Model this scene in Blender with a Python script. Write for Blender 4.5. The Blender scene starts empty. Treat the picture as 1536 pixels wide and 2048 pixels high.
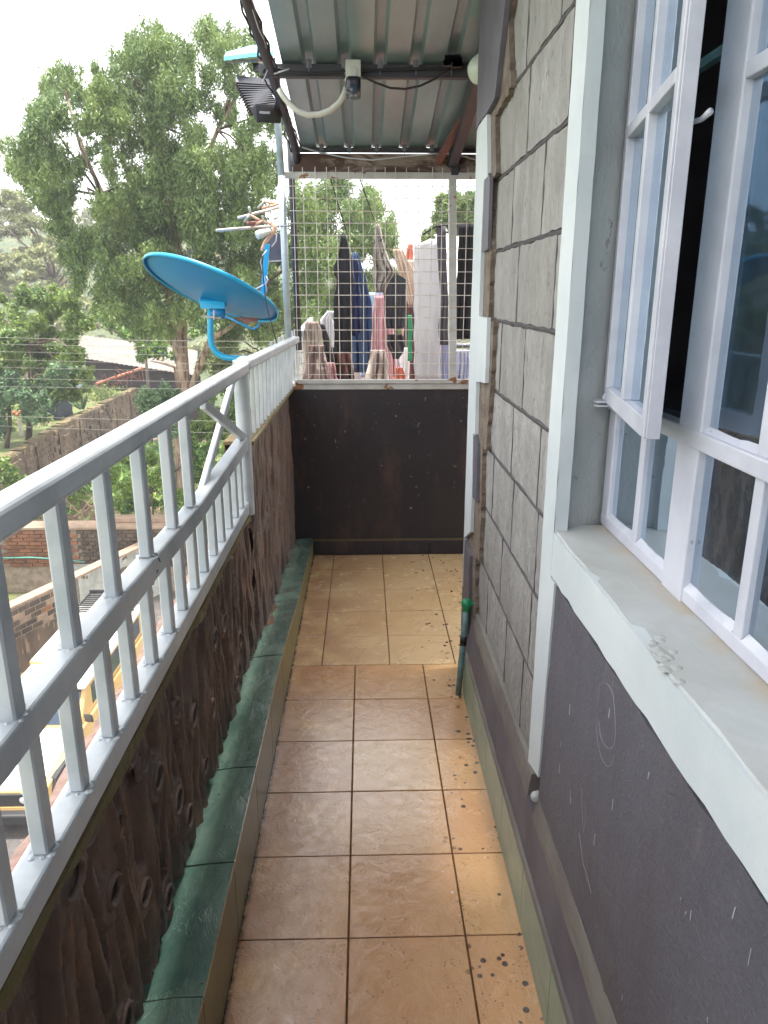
import bpy, bmesh, math, random
import numpy as np
from mathutils import Vector, Matrix
R=math.radians
rng=np.random.default_rng(7); random.seed(7)
S=bpy.context.scene; COL=S.collection
# ---------------------------------------------------------------- camera
CAMH=1.62; FPX=1479.0
pitch=math.atan(436/FPX); yaw=math.atan(40/math.hypot(FPX,436))
fw=Vector((math.sin(yaw)*math.cos(pitch),math.cos(yaw)*math.cos(pitch),-math.sin(pitch)))
rt=Vector((math.cos(yaw),-math.sin(yaw),0)); up=rt.cross(fw)
cd=bpy.data.cameras.new('camera'); cam=bpy.data.objects.new('camera',cd); COL.objects.link(cam)
cd.sensor_fit='VERTICAL'; cd.sensor_height=36; cd.lens=FPX/2048*36; cd.clip_start=.05; cd.clip_end=2000
cam.matrix_world=Matrix(((rt.x,up.x,-fw.x,0),(rt.y,up.y,-fw.y,0),(rt.z,up.z,-fw.z,CAMH),(0,0,0,1)))
S.camera=cam
def at(px,py,y=None,x=None,z=None):      # where the sight line through a photo pixel meets a plane
    d=fw+rt*((px-768)/FPX)+up*((1024-py)/FPX)
    t=(y/d.y) if y is not None else (x/d.x if x is not None else (z-CAMH)/d.z)
    return Vector((d.x*t,d.y*t,CAMH+d.z*t))
# ---------------------------------------------------------------- sky and sun
SUN_EL=R(87.0); SUN_AZ=R(90)      # near the equator at noon: the sun stands almost overhead
W=bpy.data.worlds.new('World'); S.world=W; W.use_nodes=True
wn=W.node_tree.nodes; wl=W.node_tree.links
bg=wn['Background']; sky=wn.new('ShaderNodeTexSky'); sky.sky_type='NISHITA'; sky.sun_disc=False
sky.sun_elevation=SUN_EL; sky.sun_rotation=SUN_AZ
tc=wn.new('ShaderNodeTexCoord'); ns=wn.new('ShaderNodeTexNoise'); ns.inputs['Scale'].default_value=2.2; ns.inputs['Detail'].default_value=5
cr=wn.new('ShaderNodeValToRGB'); cr.color_ramp.elements[0].position=.22; cr.color_ramp.elements[0].color=(.72,.72,.72,1); cr.color_ramp.elements[1].position=.5; cr.color_ramp.elements[1].color=(1,1,1,1)
mx=wn.new('ShaderNodeMix'); mx.data_type='RGBA'; mx.inputs[7].default_value=(8.5,8.55,8.6,1)
wl.new(tc.outputs['Generated'],ns.inputs['Vector']); wl.new(ns.outputs['Fac'],cr.inputs['Fac']); wl.new(cr.outputs['Color'],mx.inputs[0])
wl.new(sky.outputs['Color'],mx.inputs[6]); wl.new(mx.outputs[2],bg.inputs['Color']); bg.inputs['Strength'].default_value=.10
sd=bpy.data.lights.new('sun','SUN'); sd.energy=3.0; sd.angle=R(4); sd.color=(1,.96,.9)
sun=bpy.data.objects.new('sun',sd); COL.objects.link(sun)
sdir=Vector((math.sin(SUN_AZ)*math.cos(SUN_EL),math.cos(SUN_AZ)*math.cos(SUN_EL),math.sin(SUN_EL)))
sun.rotation_euler=sdir.to_track_quat('Z','Y').to_euler()
S.render.engine='CYCLES'
S.cycles.max_bounces=8; S.cycles.diffuse_bounces=5; S.cycles.transparent_max_bounces=12
S.view_settings.view_transform='Standard'; S.view_settings.look='None'; S.view_settings.gamma=1
S.view_settings.use_curve_mapping=False; S.view_settings.exposure=2.0
# ---------------------------------------------------------------- materials
def srgb(r,g,b):
    f=lambda c:(c/255/12.92 if c/255<=.04045 else ((c/255+.055)/1.055)**2.4)
    return (f(r),f(g),f(b),1)
class NT:
    def __init__(s,name):
        s.m=bpy.data.materials.new(name); s.m.use_nodes=True; s.t=s.m.node_tree; s.n=s.t.nodes; s.l=s.t.links
        s.b=s.n['Principled BSDF']; s.geo=s.n.new('ShaderNodeNewGeometry')
    def vec(s,stretch=(1,1,1),src=None):
        mp=s.n.new('ShaderNodeMapping'); mp.inputs['Scale'].default_value=stretch
        if src=='obj':
            t=s.n.new('ShaderNodeTexCoord'); s.l.new(t.outputs['Object'],mp.inputs[0])
        else: s.l.new(s.geo.outputs['Position'],mp.inputs[0])
        return mp.outputs[0]
    def noise(s,scale,stretch=(1,1,1),detail=5,rough=.6,src=None,dist=0):
        n=s.n.new('ShaderNodeTexNoise'); n.inputs['Scale'].default_value=scale; n.inputs['Detail'].default_value=detail
        n.inputs['Roughness'].default_value=rough; n.inputs['Distortion'].default_value=dist; s.l.new(s.vec(stretch,src),n.inputs['Vector']); return n.outputs['Fac']
    def voro(s,scale,stretch=(1,1,1),feature='F1',src=None):
        n=s.n.new('ShaderNodeTexVoronoi'); n.feature=feature; n.inputs['Scale'].default_value=scale
        s.l.new(s.vec(stretch,src),n.inputs['Vector']); return n.outputs['Distance']
    def ramp(s,v,a,b,ca=0,cb=1):
        n=s.n.new('ShaderNodeMapRange'); n.interpolation_type='SMOOTHSTEP'
        n.inputs[1].default_value=a; n.inputs[2].default_value=b; n.inputs[3].default_value=ca; n.inputs[4].default_value=cb
        s.l.new(v,n.inputs[0]); return n.outputs[0]
    def mix(s,f,a,b):
        n=s.n.new('ShaderNodeMix'); n.data_type='RGBA'
        for i,v in ((0,f),(6,a),(7,b)):
            if hasattr(v,'links') or hasattr(v,'is_linked'): s.l.new(v,n.inputs[i])
            elif i==0: n.inputs[0].default_value=v
            else: n.inputs[i].default_value=v if len(v)==4 else (*v,1)
        return n.outputs[2]
    def math(s,op,a,b=0):
        n=s.n.new('ShaderNodeMath'); n.operation=op
        for i,v in ((0,a),(1,b)):
            if hasattr(v,'is_linked'): s.l.new(v,n.inputs[i])
            else: n.inputs[i].default_value=v
        return n.outputs[0]
    def objrand(s): return s.n.new('ShaderNodeObjectInfo').outputs['Random']
    def col(s,c):
        if hasattr(c,'is_linked'): s.l.new(c,s.b.inputs['Base Color'])
        else: s.b.inputs['Base Color'].default_value=c
    def setrough(s,r):
        if hasattr(r,'is_linked'): s.l.new(r,s.b.inputs['Roughness'])
        else: s.b.inputs['Roughness'].default_value=r
    def bump(s,h,strength=.3,dist=.01,prev=None):
        n=s.n.new('ShaderNodeBump'); n.inputs['Strength'].default_value=strength; n.inputs['Distance'].default_value=dist
        s.l.new(h,n.inputs['Height']); 
        if prev: s.l.new(prev,n.inputs['Normal'])
        s.l.new(n.outputs[0],s.b.inputs['Normal']); return n.outputs[0]
def simple(name,c,c2=None,scale=6,rough=.6,bump=.15,bscale=60,bdist=.003,metal=0,stretch=(1,1,1),spots=None,spotscale=30,spotth=.7,tint=0):
    t=NT(name); c2=c2 or tuple(x*.7 for x in c[:3])+(1,)
    f=t.ramp(t.noise(scale,stretch),.35,.7)
    o=t.mix(f,c,c2)
    if tint: o=t.mix(t.math('MULTIPLY',t.objrand(),tint),o,tuple(x*.45 for x in c[:3])+(1,))
    if spots: o=t.mix(t.ramp(t.noise(spotscale,stretch,3),spotth,spotth+.04),o,spots)
    t.col(o); t.setrough(rough); t.b.inputs['Metallic'].default_value=metal
    if bump: t.bump(t.noise(bscale,stretch,4),bump,bdist)
    return t.m
M={}
# ceramic floor tile: ochre with pinkish-brown patches, low slate relief, dirt along the kerb, paint drips by the wall
def tilemat(tname,ca,cb_,cr_):
    t=NT(tname)
    big=t.ramp(t.noise(2.2,(1,1,1),3),.35,.65)
    px=t.n.new('ShaderNodeSeparateXYZ'); t.l.new(t.geo.outputs['Position'],px.inputs[0])
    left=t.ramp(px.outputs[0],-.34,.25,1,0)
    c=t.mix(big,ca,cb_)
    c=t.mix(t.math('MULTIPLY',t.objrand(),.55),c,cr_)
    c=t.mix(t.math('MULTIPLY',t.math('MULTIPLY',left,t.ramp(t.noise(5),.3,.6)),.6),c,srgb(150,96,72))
    c=t.mix(t.ramp(t.noise(11,(1,1,1),6,.7,dist=1.5),.55,.75,0,.35),c,srgb(190,160,118))
    drip=t.math('MULTIPLY',t.ramp(t.voro(30),.27,.21),t.ramp(t.noise(6),.50,.55))
    drip=t.math('MULTIPLY',drip,t.ramp(px.outputs[0],.2,.3))
    c=t.mix(drip,c,srgb(66,50,45))
    d2=t.math('MULTIPLY',t.ramp(t.voro(75),.2,.15),t.ramp(t.noise(9),.5,.56))
    c=t.mix(t.math('MULTIPLY',d2,.7),c,srgb(80,58,48))
    w=t.math('MULTIPLY',t.ramp(t.voro(14),.055,.045),t.ramp(t.noise(3.3),.55,.6)); c=t.mix(w,c,srgb(215,215,215))
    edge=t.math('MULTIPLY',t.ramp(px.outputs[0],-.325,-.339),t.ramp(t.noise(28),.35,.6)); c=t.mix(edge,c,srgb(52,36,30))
    t.col(c); t.setrough(t.ramp(t.noise(9),.3,.7,.14,.3)); t.b.inputs['Coat Weight'].default_value=1; t.b.inputs['Coat Roughness'].default_value=.10; cb2=t.n.new('ShaderNodeBump'); cb2.inputs['Strength'].default_value=.22; cb2.inputs['Distance'].default_value=.006; t.l.new(t.noise(26,(1,1,1),6,.7,dist=.6),cb2.inputs['Height']); t.l.new(cb2.outputs[0],t.b.inputs['Coat Normal']); t.b.inputs['Coat IOR'].default_value=1.75
    b1=t.bump(t.ramp(t.noise(13,(1,1,1),6,.7,dist=.5),.35,.65),.42,.006); t.bump(t.noise(60,(1,1,1),5),.3,.004,b1)
    M[tname]=t.m
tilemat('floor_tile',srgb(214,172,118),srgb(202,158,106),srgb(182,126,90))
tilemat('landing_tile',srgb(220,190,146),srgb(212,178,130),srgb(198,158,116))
M['grout']=simple('grout',srgb(96,66,46),srgb(70,48,36),20,.9)
# green glazed kerb tile
t=NT('green_tile')
c=t.mix(t.ramp(t.noise(4,(1,.6,1),5,.7,dist=1.2),.3,.7),srgb(76,106,96),srgb(114,138,124))
vn=t.math('ABSOLUTE',t.math('SUBTRACT',t.noise(16,(2.2,1,1),2,.4,dist=2.2),.5)); c=t.mix(t.math('MULTIPLY',t.ramp(vn,.012,.003),t.ramp(t.noise(7),.5,.62)),c,srgb(150,176,162))  # pale veins put into the colour for highlights on the glaze
c=t.mix(t.ramp(t.noise(40,(1,.3,1),4),.62,.72,0,.35),c,srgb(130,160,140))
c=t.mix(t.math('MULTIPLY',t.ramp(t.voro(40),.12,.08),t.ramp(t.noise(8),.5,.6)),c,srgb(20,26,24))
t.col(c); t.setrough(.2); t.b.inputs['Coat Weight'].default_value=1; t.b.inputs['Coat Roughness'].default_value=.08; t.b.inputs['Coat IOR'].default_value=1.7; b1=t.bump(t.ramp(t.noise(7,(1.6,1,1),6,.7,dist=1),.35,.65),.35,.006); t.bump(t.noise(3.5,(1,1,1),2),.6,.05,b1); M['green_tile']=t.m
def vertile(name,ca,cb,cc):
    t=NT(name); c=t.mix(t.ramp(t.noise(5,(1,1,2),5,.7,dist=1),.3,.7),ca,cb)
    c=t.mix(t.ramp(t.noise(24,(1,1,.25),5),.64,.7,0,.7),c,cc); t.col(c); t.setrough(.35); t.bump(t.noise(30),.15,.003); M[name]=t.m
vertile('kerb_face',srgb(112,98,58),srgb(92,92,62),srgb(52,44,30))
vertile('skirting_tile',srgb(132,152,134),srgb(110,130,114),srgb(44,46,38))
# carved brown plaster
t=NT('carved_plaster')
c=t.mix(t.ramp(t.noise(7,(1,1,.4),5),.35,.65),srgb(104,84,75),srgb(80,66,62))
c=t.mix(t.ramp(t.noise(14,(1,1,.5),6,.7),.56,.72,0,.7),c,srgb(126,92,66))
c=t.mix(t.ramp(t.noise(30,(1,.6,.22),5,.75),.71,.735,0,.95),c,srgb(176,160,150))
t.col(c); t.setrough(.55); b1=t.bump(t.noise(30,(1,1,.1),5),.6,.008); t.bump(t.noise(90),.3,.003,b1); M['carved_plaster']=t.m
M['pink_render']=simple('pink_render',srgb(120,98,90),srgb(96,78,72),30,.95,.8,60,.01)
M['hole_shade']=simple('hole_shade',srgb(34,25,22),srgb(22,17,16),30,.9,.5,60)  # near-black colour standing in for the shade inside the knots
M['moss_mortar']=simple('moss_mortar',srgb(104,86,64),srgb(88,86,48),22,.95,.6,60,.01)
# dark painted parapet
t=NT('dark_paint')
c=t.mix(t.ramp(t.noise(2.5),.3,.7),srgb(34,33,40),srgb(46,40,44))
c=t.mix(t.ramp(t.noise(26,(1,1,.7),5,.8),.65,.675,0,.95),c,srgb(168,152,146))
c=t.mix(t.ramp(t.noise(5,(1,1,.35),6,.8),.48,.72,0,.7),c,srgb(84,64,58))
t.col(c); t.setrough(.45); t.bump(t.noise(70),.2,.003); M['dark_paint']=t.m
# mauve oil paint on render
t=NT('mauve_paint')
c=t.mix(t.ramp(t.noise(4,(1,1,.4),5),.3,.7),srgb(86,86,95),srgb(74,74,83))
c=t.mix(t.ramp(t.noise(9,(1,1,.25),5,.7),.55,.75,0,.55),c,srgb(102,98,102))
c=t.mix(t.ramp(t.noise(16,(1,1,.12),4,.7),.73,.76,0,.6),c,srgb(150,144,148))
c=t.mix(t.ramp(t.noise(3.5,(1,1,.6),6,.75),.5,.72,0,.6),c,srgb(74,68,72))
c=t.mix(t.ramp(t.noise(60,(1,1,.8),5,.8),.62,.68,0,.7),c,srgb(58,52,56))
t.col(c); t.setrough(.55); b1=t.bump(t.noise(14,(1,1,1),6,.7),.6,.012); t.bump(t.noise(110,(1,1,1),5,.7),.8,.004,b1); M['mauve_paint']=t.m
M['mauve_flat']=simple('mauve_flat',srgb(94,92,101),srgb(80,77,86),5,.5,.25,90)
t=NT('white_plaster')
c=t.mix(t.ramp(t.noise(3),.3,.7),srgb(190,196,199),srgb(176,184,188))
c=t.mix(t.ramp(t.noise(5,(1,1,1),6,.7),.6,.8,0,.5),c,srgb(176,172,160)); t.col(c); t.setrough(.6); t.bump(t.noise(70),.3,.003); M['white_plaster']=t.m
t=NT('grey_reveal')
c=t.mix(t.ramp(t.noise(3),.3,.7),srgb(164,168,168),srgb(146,150,150))
c=t.mix(t.ramp(t.noise(18,(1,1,.6),5,.7),.66,.7,0,.6),c,srgb(92,88,84)); t.col(c); t.setrough(.6); b1=t.bump(t.noise(16),.5,.012); t.bump(t.noise(90,(1,1,.6)),.5,.004,b1); M['grey_reveal']=t.m
t=NT('sill_screed')
c=t.mix(t.ramp(t.noise(4),.3,.7),srgb(170,173,174),srgb(158,159,157))
px=t.n.new('ShaderNodeSeparateXYZ'); t.l.new(t.geo.outputs['Position'],px.inputs[0])
c=t.mix(t.math('MULTIPLY',t.ramp(px.outputs[0],.50,.553),t.ramp(t.noise(12),.3,.6)),c,srgb(164,154,140))
c=t.mix(t.ramp(t.noise(40),.68,.72,0,.6),c,srgb(96,90,84)); t.col(c); t.setrough(.8); t.bump(t.noise(50),.3,.004); M['sill_screed']=t.m
t=NT('stone_block')
c=t.mix(t.ramp(t.noise(9,(1,1,.35),6,.7),.3,.7),srgb(154,153,151),srgb(128,127,126))
c=t.mix(t.ramp(t.noise(26,(1,1,.3),5,.75),.55,.8,0,.7),c,srgb(192,190,184))
c=t.mix(t.ramp(t.noise(48,(1,1,.45),4,.75),.60,.68,0,.8),c,srgb(76,73,70))
c=t.mix(t.math('MULTIPLY',t.objrand(),.4),c,srgb(118,114,108)); t.col(c); t.setrough(.85)
b1=t.bump(t.noise(16,(1,1,.45),7,.75),.6,.012); t.bump(t.ramp(t.noise(55,(1,1,.5),4),.3,.75),.8,.006,b1); M['stone_block']=t.m
M['dark_joint']=simple('dark_joint',srgb(58,54,58),srgb(74,70,72),20,.7,.4,80)
M['rough_mortar']=simple('rough_mortar',srgb(116,106,96),srgb(92,80,70),16,.95,1,50,.012)
M['grey_screed']=simple('grey_screed',srgb(124,120,114),srgb(104,98,96),8,.7,.25,80,stretch=(1,.4,1))
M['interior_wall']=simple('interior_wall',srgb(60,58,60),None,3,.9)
# white enamel on steel
def enamel(name,a,b,rust=.74):
    t=NT(name); c=t.mix(t.ramp(t.noise(7),.35,.7),a,b)
    c=t.mix(t.ramp(t.noise(60,(1,1,.6),4,.6),.70,.73,0,.55),c,srgb(110,104,100))
    c=t.mix(t.ramp(t.noise(13,(1,1,1),5,.7),rust,rust+.03,0,.8),c,srgb(120,72,48)); t.col(c); t.setrough(.32)
    b1=t.bump(t.noise(25,(1,1,1),3),.25,.004); t.bump(t.noise(140),.12,.002,b1); M[name]=t.m
enamel('rail_paint',srgb(176,181,186),srgb(154,161,168),.74)
enamel('frame_paint',srgb(184,186,196),srgb(168,170,182),.78)
enamel('pipe_paint',srgb(168,182,192),srgb(140,152,160),.72)
M['screen_bar']=simple('screen_bar',srgb(184,184,182),srgb(166,164,160),8,.45,.2,90,spots=srgb(126,88,58),spotscale=9,spotth=.62)
M['dark_steel']=simple('dark_steel',srgb(44,46,56),srgb(58,54,54),9,.45,.2,60)
M['zinc_wire']=simple('zinc_wire',srgb(212,208,202),srgb(176,160,146),12,.4,0)
t=NT('galvanised_sheet')
c=t.mix(t.ramp(t.noise(3,(1,.3,1),5),.3,.7),srgb(152,170,174),srgb(124,142,148))
c=t.mix(t.ramp(t.noise(13,(1,.25,1),5,.7),.6,.8,0,.5),c,srgb(150,160,158)); t.col(c); t.b.inputs['Metallic'].default_value=.35; t.setrough(.34); t.bump(t.noise(30,(1,.3,1)),.12,.003); M['galvanised_sheet']=t.m
M['rust_sheet']=simple('rust_sheet',srgb(122,74,66),srgb(84,56,52),6,.6,.3,40,stretch=(1,.3,1))
t=NT('old_board'); c=t.mix(t.ramp(t.noise(5,(.4,1,1.6),5,.7,dist=1.5),.42,.55),srgb(150,134,124),srgb(84,62,56))
c=t.mix(t.ramp(t.noise(40,(.06,1,1),4),.5,.8,0,.5),c,srgb(90,78,72)); t.col(c); t.setrough(.8); t.bump(t.noise(40,(.1,1,1)),.4,.004); M['old_board']=t.m
M['white_plastic']=simple('white_plastic',srgb(196,196,188),srgb(176,178,170),8,.35,0)
M['lamp_glass']=simple('lamp_glass',srgb(196,204,192),srgb(180,190,178),8,.25,0)
M['black_plastic']=simple('black_plastic',(.012,.013,.02,1),(.02,.02,.03,1),8,.22,0)
M['lens']=simple('lens',(.25,.3,.4,1),None,8,.1,0)
M['black_cable']=simple('black_cable',(.015,.015,.018,1),None,8,.5,0)
M['white_cable']=simple('white_cable',srgb(190,190,196),None,8,.4,0)
M['light_grey_metal']=simple('light_grey_metal',srgb(120,122,130),None,8,.4,0)
M['dish_blue']=simple('dish_blue',srgb(6,112,168),srgb(24,122,172),4,.42,.12,60,spots=srgb(90,150,180),spotscale=5,spotth=.72)
M['dish_blue_light']=simple('dish_blue_light',srgb(18,140,186),srgb(30,150,192),6,.38,.1,60)
M['sky_blue_plastic']=simple('sky_blue_plastic',srgb(60,150,180),srgb(90,170,190),8,.3,0)
M['aluminium']=simple('aluminium',srgb(176,176,172),srgb(148,136,124),14,.4,.2,60,metal=.3)
M['copper_tape']=simple('copper_tape',srgb(178,128,98),srgb(196,160,136),18,.5,.3,60)
M['screen_dark']=simple('screen_dark',srgb(64,64,76),srgb(80,80,92),8,.5,0)
M['teal_pipe']=simple('teal_pipe',srgb(110,142,146),srgb(92,118,122),20,.45,.3,60,spots=srgb(46,40,42),spotscale=22,spotth=.64)
M['green_plastic']=simple('green_plastic',srgb(20,128,86),srgb(16,104,70),20,.4,.2,80)
# window glass: Fresnel reflection over clear transmission
t=NT('window_glass'); t.n.remove(t.b); fr=t.n.new('ShaderNodeFresnel'); fr.inputs['IOR'].default_value=1.62
gl=t.n.new('ShaderNodeBsdfGlossy'); gl.inputs['Roughness'].default_value=.012; gl.inputs['Color'].default_value=(.78,.89,1,1); tr=t.n.new('ShaderNodeBsdfTransparent'); tr.inputs['Color'].default_value=(.6,.7,.76,1)
bp=t.n.new('ShaderNodeBump'); bp.inputs['Strength'].default_value=.03; bp.inputs['Distance'].default_value=.02; t.l.new(t.noise(3),bp.inputs['Height']); t.l.new(bp.outputs[0],gl.inputs['Normal'])
ms=t.n.new('ShaderNodeMixShader'); t.l.new(t.math('MINIMUM',t.math('MULTIPLY',fr.outputs[0],4.4),.82),ms.inputs[0]); t.l.new(tr.outputs[0],ms.inputs[1]); t.l.new(gl.outputs[0],ms.inputs[2])
# old dust film and paint smears
df=t.n.new('ShaderNodeBsdfDiffuse'); df.inputs['Color'].default_value=srgb(150,165,175)
ms2=t.n.new('ShaderNodeMixShader'); t.l.new(t.ramp(t.noise(6,(1,1,.4),6,.7),.45,.8,.02,.10),ms2.inputs[0]); t.l.new(ms.outputs[0],ms2.inputs[1]); t.l.new(df.outputs[0],ms2.inputs[2])
t.l.new(ms2.outputs[0],t.n['Material Output'].inputs['Surface']); M['window_glass']=t.m
def cloth(name,a,b=None,scale=12,spots=None,sc=25,th=.6):
    t=NT(name); b=b or tuple(x*.7 for x in a[:3])+(1,); c=t.mix(t.ramp(t.noise(scale,(1,1,.3),4),.35,.65),a,b)
    if spots: c=t.mix(t.ramp(t.noise(sc,(1,1,1),3,.6,dist=1),th,th+.03),c,spots)
    t.col(c); t.setrough(.9); t.bump(t.noise(120),.3,.002); t.b.inputs['Sheen Weight'].default_value=.15; M[name]=t.m
cloth('cloth_black',srgb(22,22,30),srgb(14,14,20)); cloth('cloth_denim',srgb(50,76,110),srgb(36,56,90),8)
cloth('cloth_pattern',srgb(142,134,126),srgb(110,102,96),10,srgb(60,54,54),30,.55); cloth('cloth_dark',srgb(36,36,42),srgb(50,50,54))
cloth('cloth_pink',srgb(190,146,150),srgb(170,122,130)); cloth('cloth_paleblue',srgb(160,180,206),srgb(130,154,190))
cloth('cloth_tan',srgb(170,150,132),srgb(142,120,104)); cloth('cloth_white',srgb(206,204,206),srgb(184,180,184),6)
cloth('cloth_grey',srgb(92,88,94),srgb(70,66,74)); cloth('cloth_lavender',srgb(176,180,204),srgb(158,162,190))
cloth('cloth_brown',srgb(126,104,100),srgb(74,54,56),9,srgb(176,160,150),14,.58); cloth('cloth_cream',srgb(186,172,160),srgb(140,122,116),10)
cloth('cloth_green',srgb(40,126,84)); cloth('cloth_red',srgb(150,52,44),srgb(96,36,34)); cloth('cloth_maroon',srgb(84,52,50),srgb(58,36,36)); cloth('curtain',srgb(40,42,50),srgb(58,62,72),3,None)
cloth('curtain_pale',srgb(120,138,158),srgb(92,108,128),3)
cloth('cloth_orange',srgb(196,112,90)); cloth('cloth_navy',srgb(30,40,84))
# outdoors
M['ground_earth']=simple('ground_earth',srgb(112,94,78),srgb(92,88,62),.6,.95,.6,4,.08,spots=srgb(74,86,44),spotscale=.9,spotth=.52)
M['ground_green']=simple('ground_green',srgb(78,92,44),srgb(100,102,60),.8,.95,.8,5,.1,spots=srgb(122,100,80),spotscale=.7,spotth=.62)
M['hill_scrub']=simple('hill_scrub',srgb(84,92,62),srgb(60,74,46),.25,.95,1,1.4,.8,spots=srgb(140,108,86),spotscale=.12,spotth=.66)
M['road_asphalt']=simple('road_asphalt',srgb(84,80,78),srgb(66,62,60),3,.9,.5,30,.02,spots=srgb(104,94,84),spotscale=6,spotth=.6)
M['old_brick']=simple('old_brick',srgb(142,94,62),srgb(112,76,56),2,.9,.5,25,.02,tint=.8)
M['dark_brick']=simple('dark_brick',srgb(74,62,54),srgb(98,82,68),3,.9,.5,25,.02,tint=.6)
M['brick_mortar']=simple('brick_mortar',srgb(150,136,118),srgb(120,106,92),4,.95,.5,30,.02)
M['coping']=simple('coping',srgb(150,126,106),srgb(124,106,92),3,.9,.4,20,.02)
M['whitewash']=simple('whitewash',srgb(160,160,152),srgb(120,120,114),1.5,.9,.3,12,.02,spots=srgb(88,78,64),spotscale=1.7,spotth=.6)
M['retaining']=simple('retaining',srgb(112,94,78),srgb(74,62,54),.8,.95,.8,5,.1,stretch=(1,1,.3),spots=srgb(136,116,100),spotscale=2.4,spotth=.58)
M['tin_roof']=simple('tin_roof',srgb(104,98,92),srgb(92,80,72),.5,.6,.2,3,.05,spots=srgb(128,88,68),spotscale=.8,spotth=.62)
M['orange_paint']=simple('orange_paint',srgb(150,92,68),None,2,.6,.1)
M['dark_wood']=simple('dark_wood',srgb(52,40,40),srgb(30,26,30),2,.8,.3,8)
M['blue_tin']=simple('blue_tin',srgb(44,54,68),srgb(36,42,54),1,.6,.1,stretch=(1,1,8))
M['concrete_post']=simple('concrete_post',srgb(180,168,160),None,3,.9,.2)
M['bark']=simple('bark',srgb(164,144,126),srgb(110,88,72),2,.9,.8,6,.05,stretch=(3,3,.4),spots=srgb(92,66,52),spotscale=2.5,spotth=.58)
M['bark_dark']=simple('bark_dark',srgb(92,78,66),srgb(66,54,46),2,.9,.8,6,.05,stretch=(3,3,.4))
M['dry_branch']=simple('dry_branch',srgb(150,124,104),srgb(118,94,80),2,.9,.2)
M['car_yellow']=simple('car_yellow',srgb(188,156,104),srgb(180,146,94),1,.28,0)
M['car_white']=simple('car_white',srgb(214,212,206),None,1,.35,0)
M['car_glass']=simple('car_glass',(.02,.03,.05,1),(.03,.05,.08,1),1,.06,0)
M['car_black']=simple('car_black',(.02,.02,.022,1),(.03,.03,.03,1),2,.5,0)
M['tyre']=simple('tyre',(.02,.02,.02,1),None,3,.85,.2); M['rim_orange']=simple('rim_orange',srgb(190,90,50),None,3,.5,0)
M['headlamp']=simple('headlamp',srgb(200,200,205),None,3,.12,0); M['wire_line']=simple('wire_line',srgb(150,146,136),None,8,.5,0)
M['teal_hose']=simple('teal_hose',srgb(84,150,136),None,8,.5,0); M['terracotta']=simple('terracotta',srgb(132,72,56),srgb(104,60,50),4,.85,.2)
def leafmat(name,a,b,c,tr=.3):
    t=NT(name); r=t.geo.outputs['Random Per Island']
    col=t.mix(t.ramp(r,0,.6),a,b); col=t.mix(t.ramp(r,.75,1),col,c)
    col=t.mix(t.ramp(t.noise(.45,(1,1,1),3),.4,.62,0,.55),col,c)
    t.col(col); t.setrough(.45); t.b.inputs['Specular IOR Level'].default_value=.35
    tl=t.n.new('ShaderNodeBsdfTranslucent'); t.l.new(col,tl.inputs['Color']); m=t.n.new('ShaderNodeMixShader'); m.inputs[0].default_value=tr
    t.l.new(t.b.outputs[0],m.inputs[1]); t.l.new(tl.outputs[0],m.inputs[2]); t.l.new(m.outputs[0],t.n['Material Output'].inputs['Surface']); M[name]=t.m
leafmat('euc_leaf',srgb(72,94,58),srgb(92,114,68),srgb(132,150,86)); leafmat('broad_leaf',srgb(76,100,60),srgb(98,122,66),srgb(138,154,76))
leafmat('acacia_leaf',srgb(112,120,84),srgb(130,136,94),srgb(150,150,106)); leafmat('bush_leaf',srgb(66,102,52),srgb(88,124,58),srgb(136,156,70))
leafmat('blue_leaf',srgb(70,98,74),srgb(92,118,88),srgb(122,146,104)); leafmat('grass_leaf',srgb(84,104,60),srgb(108,122,70),srgb(142,148,86))
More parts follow.
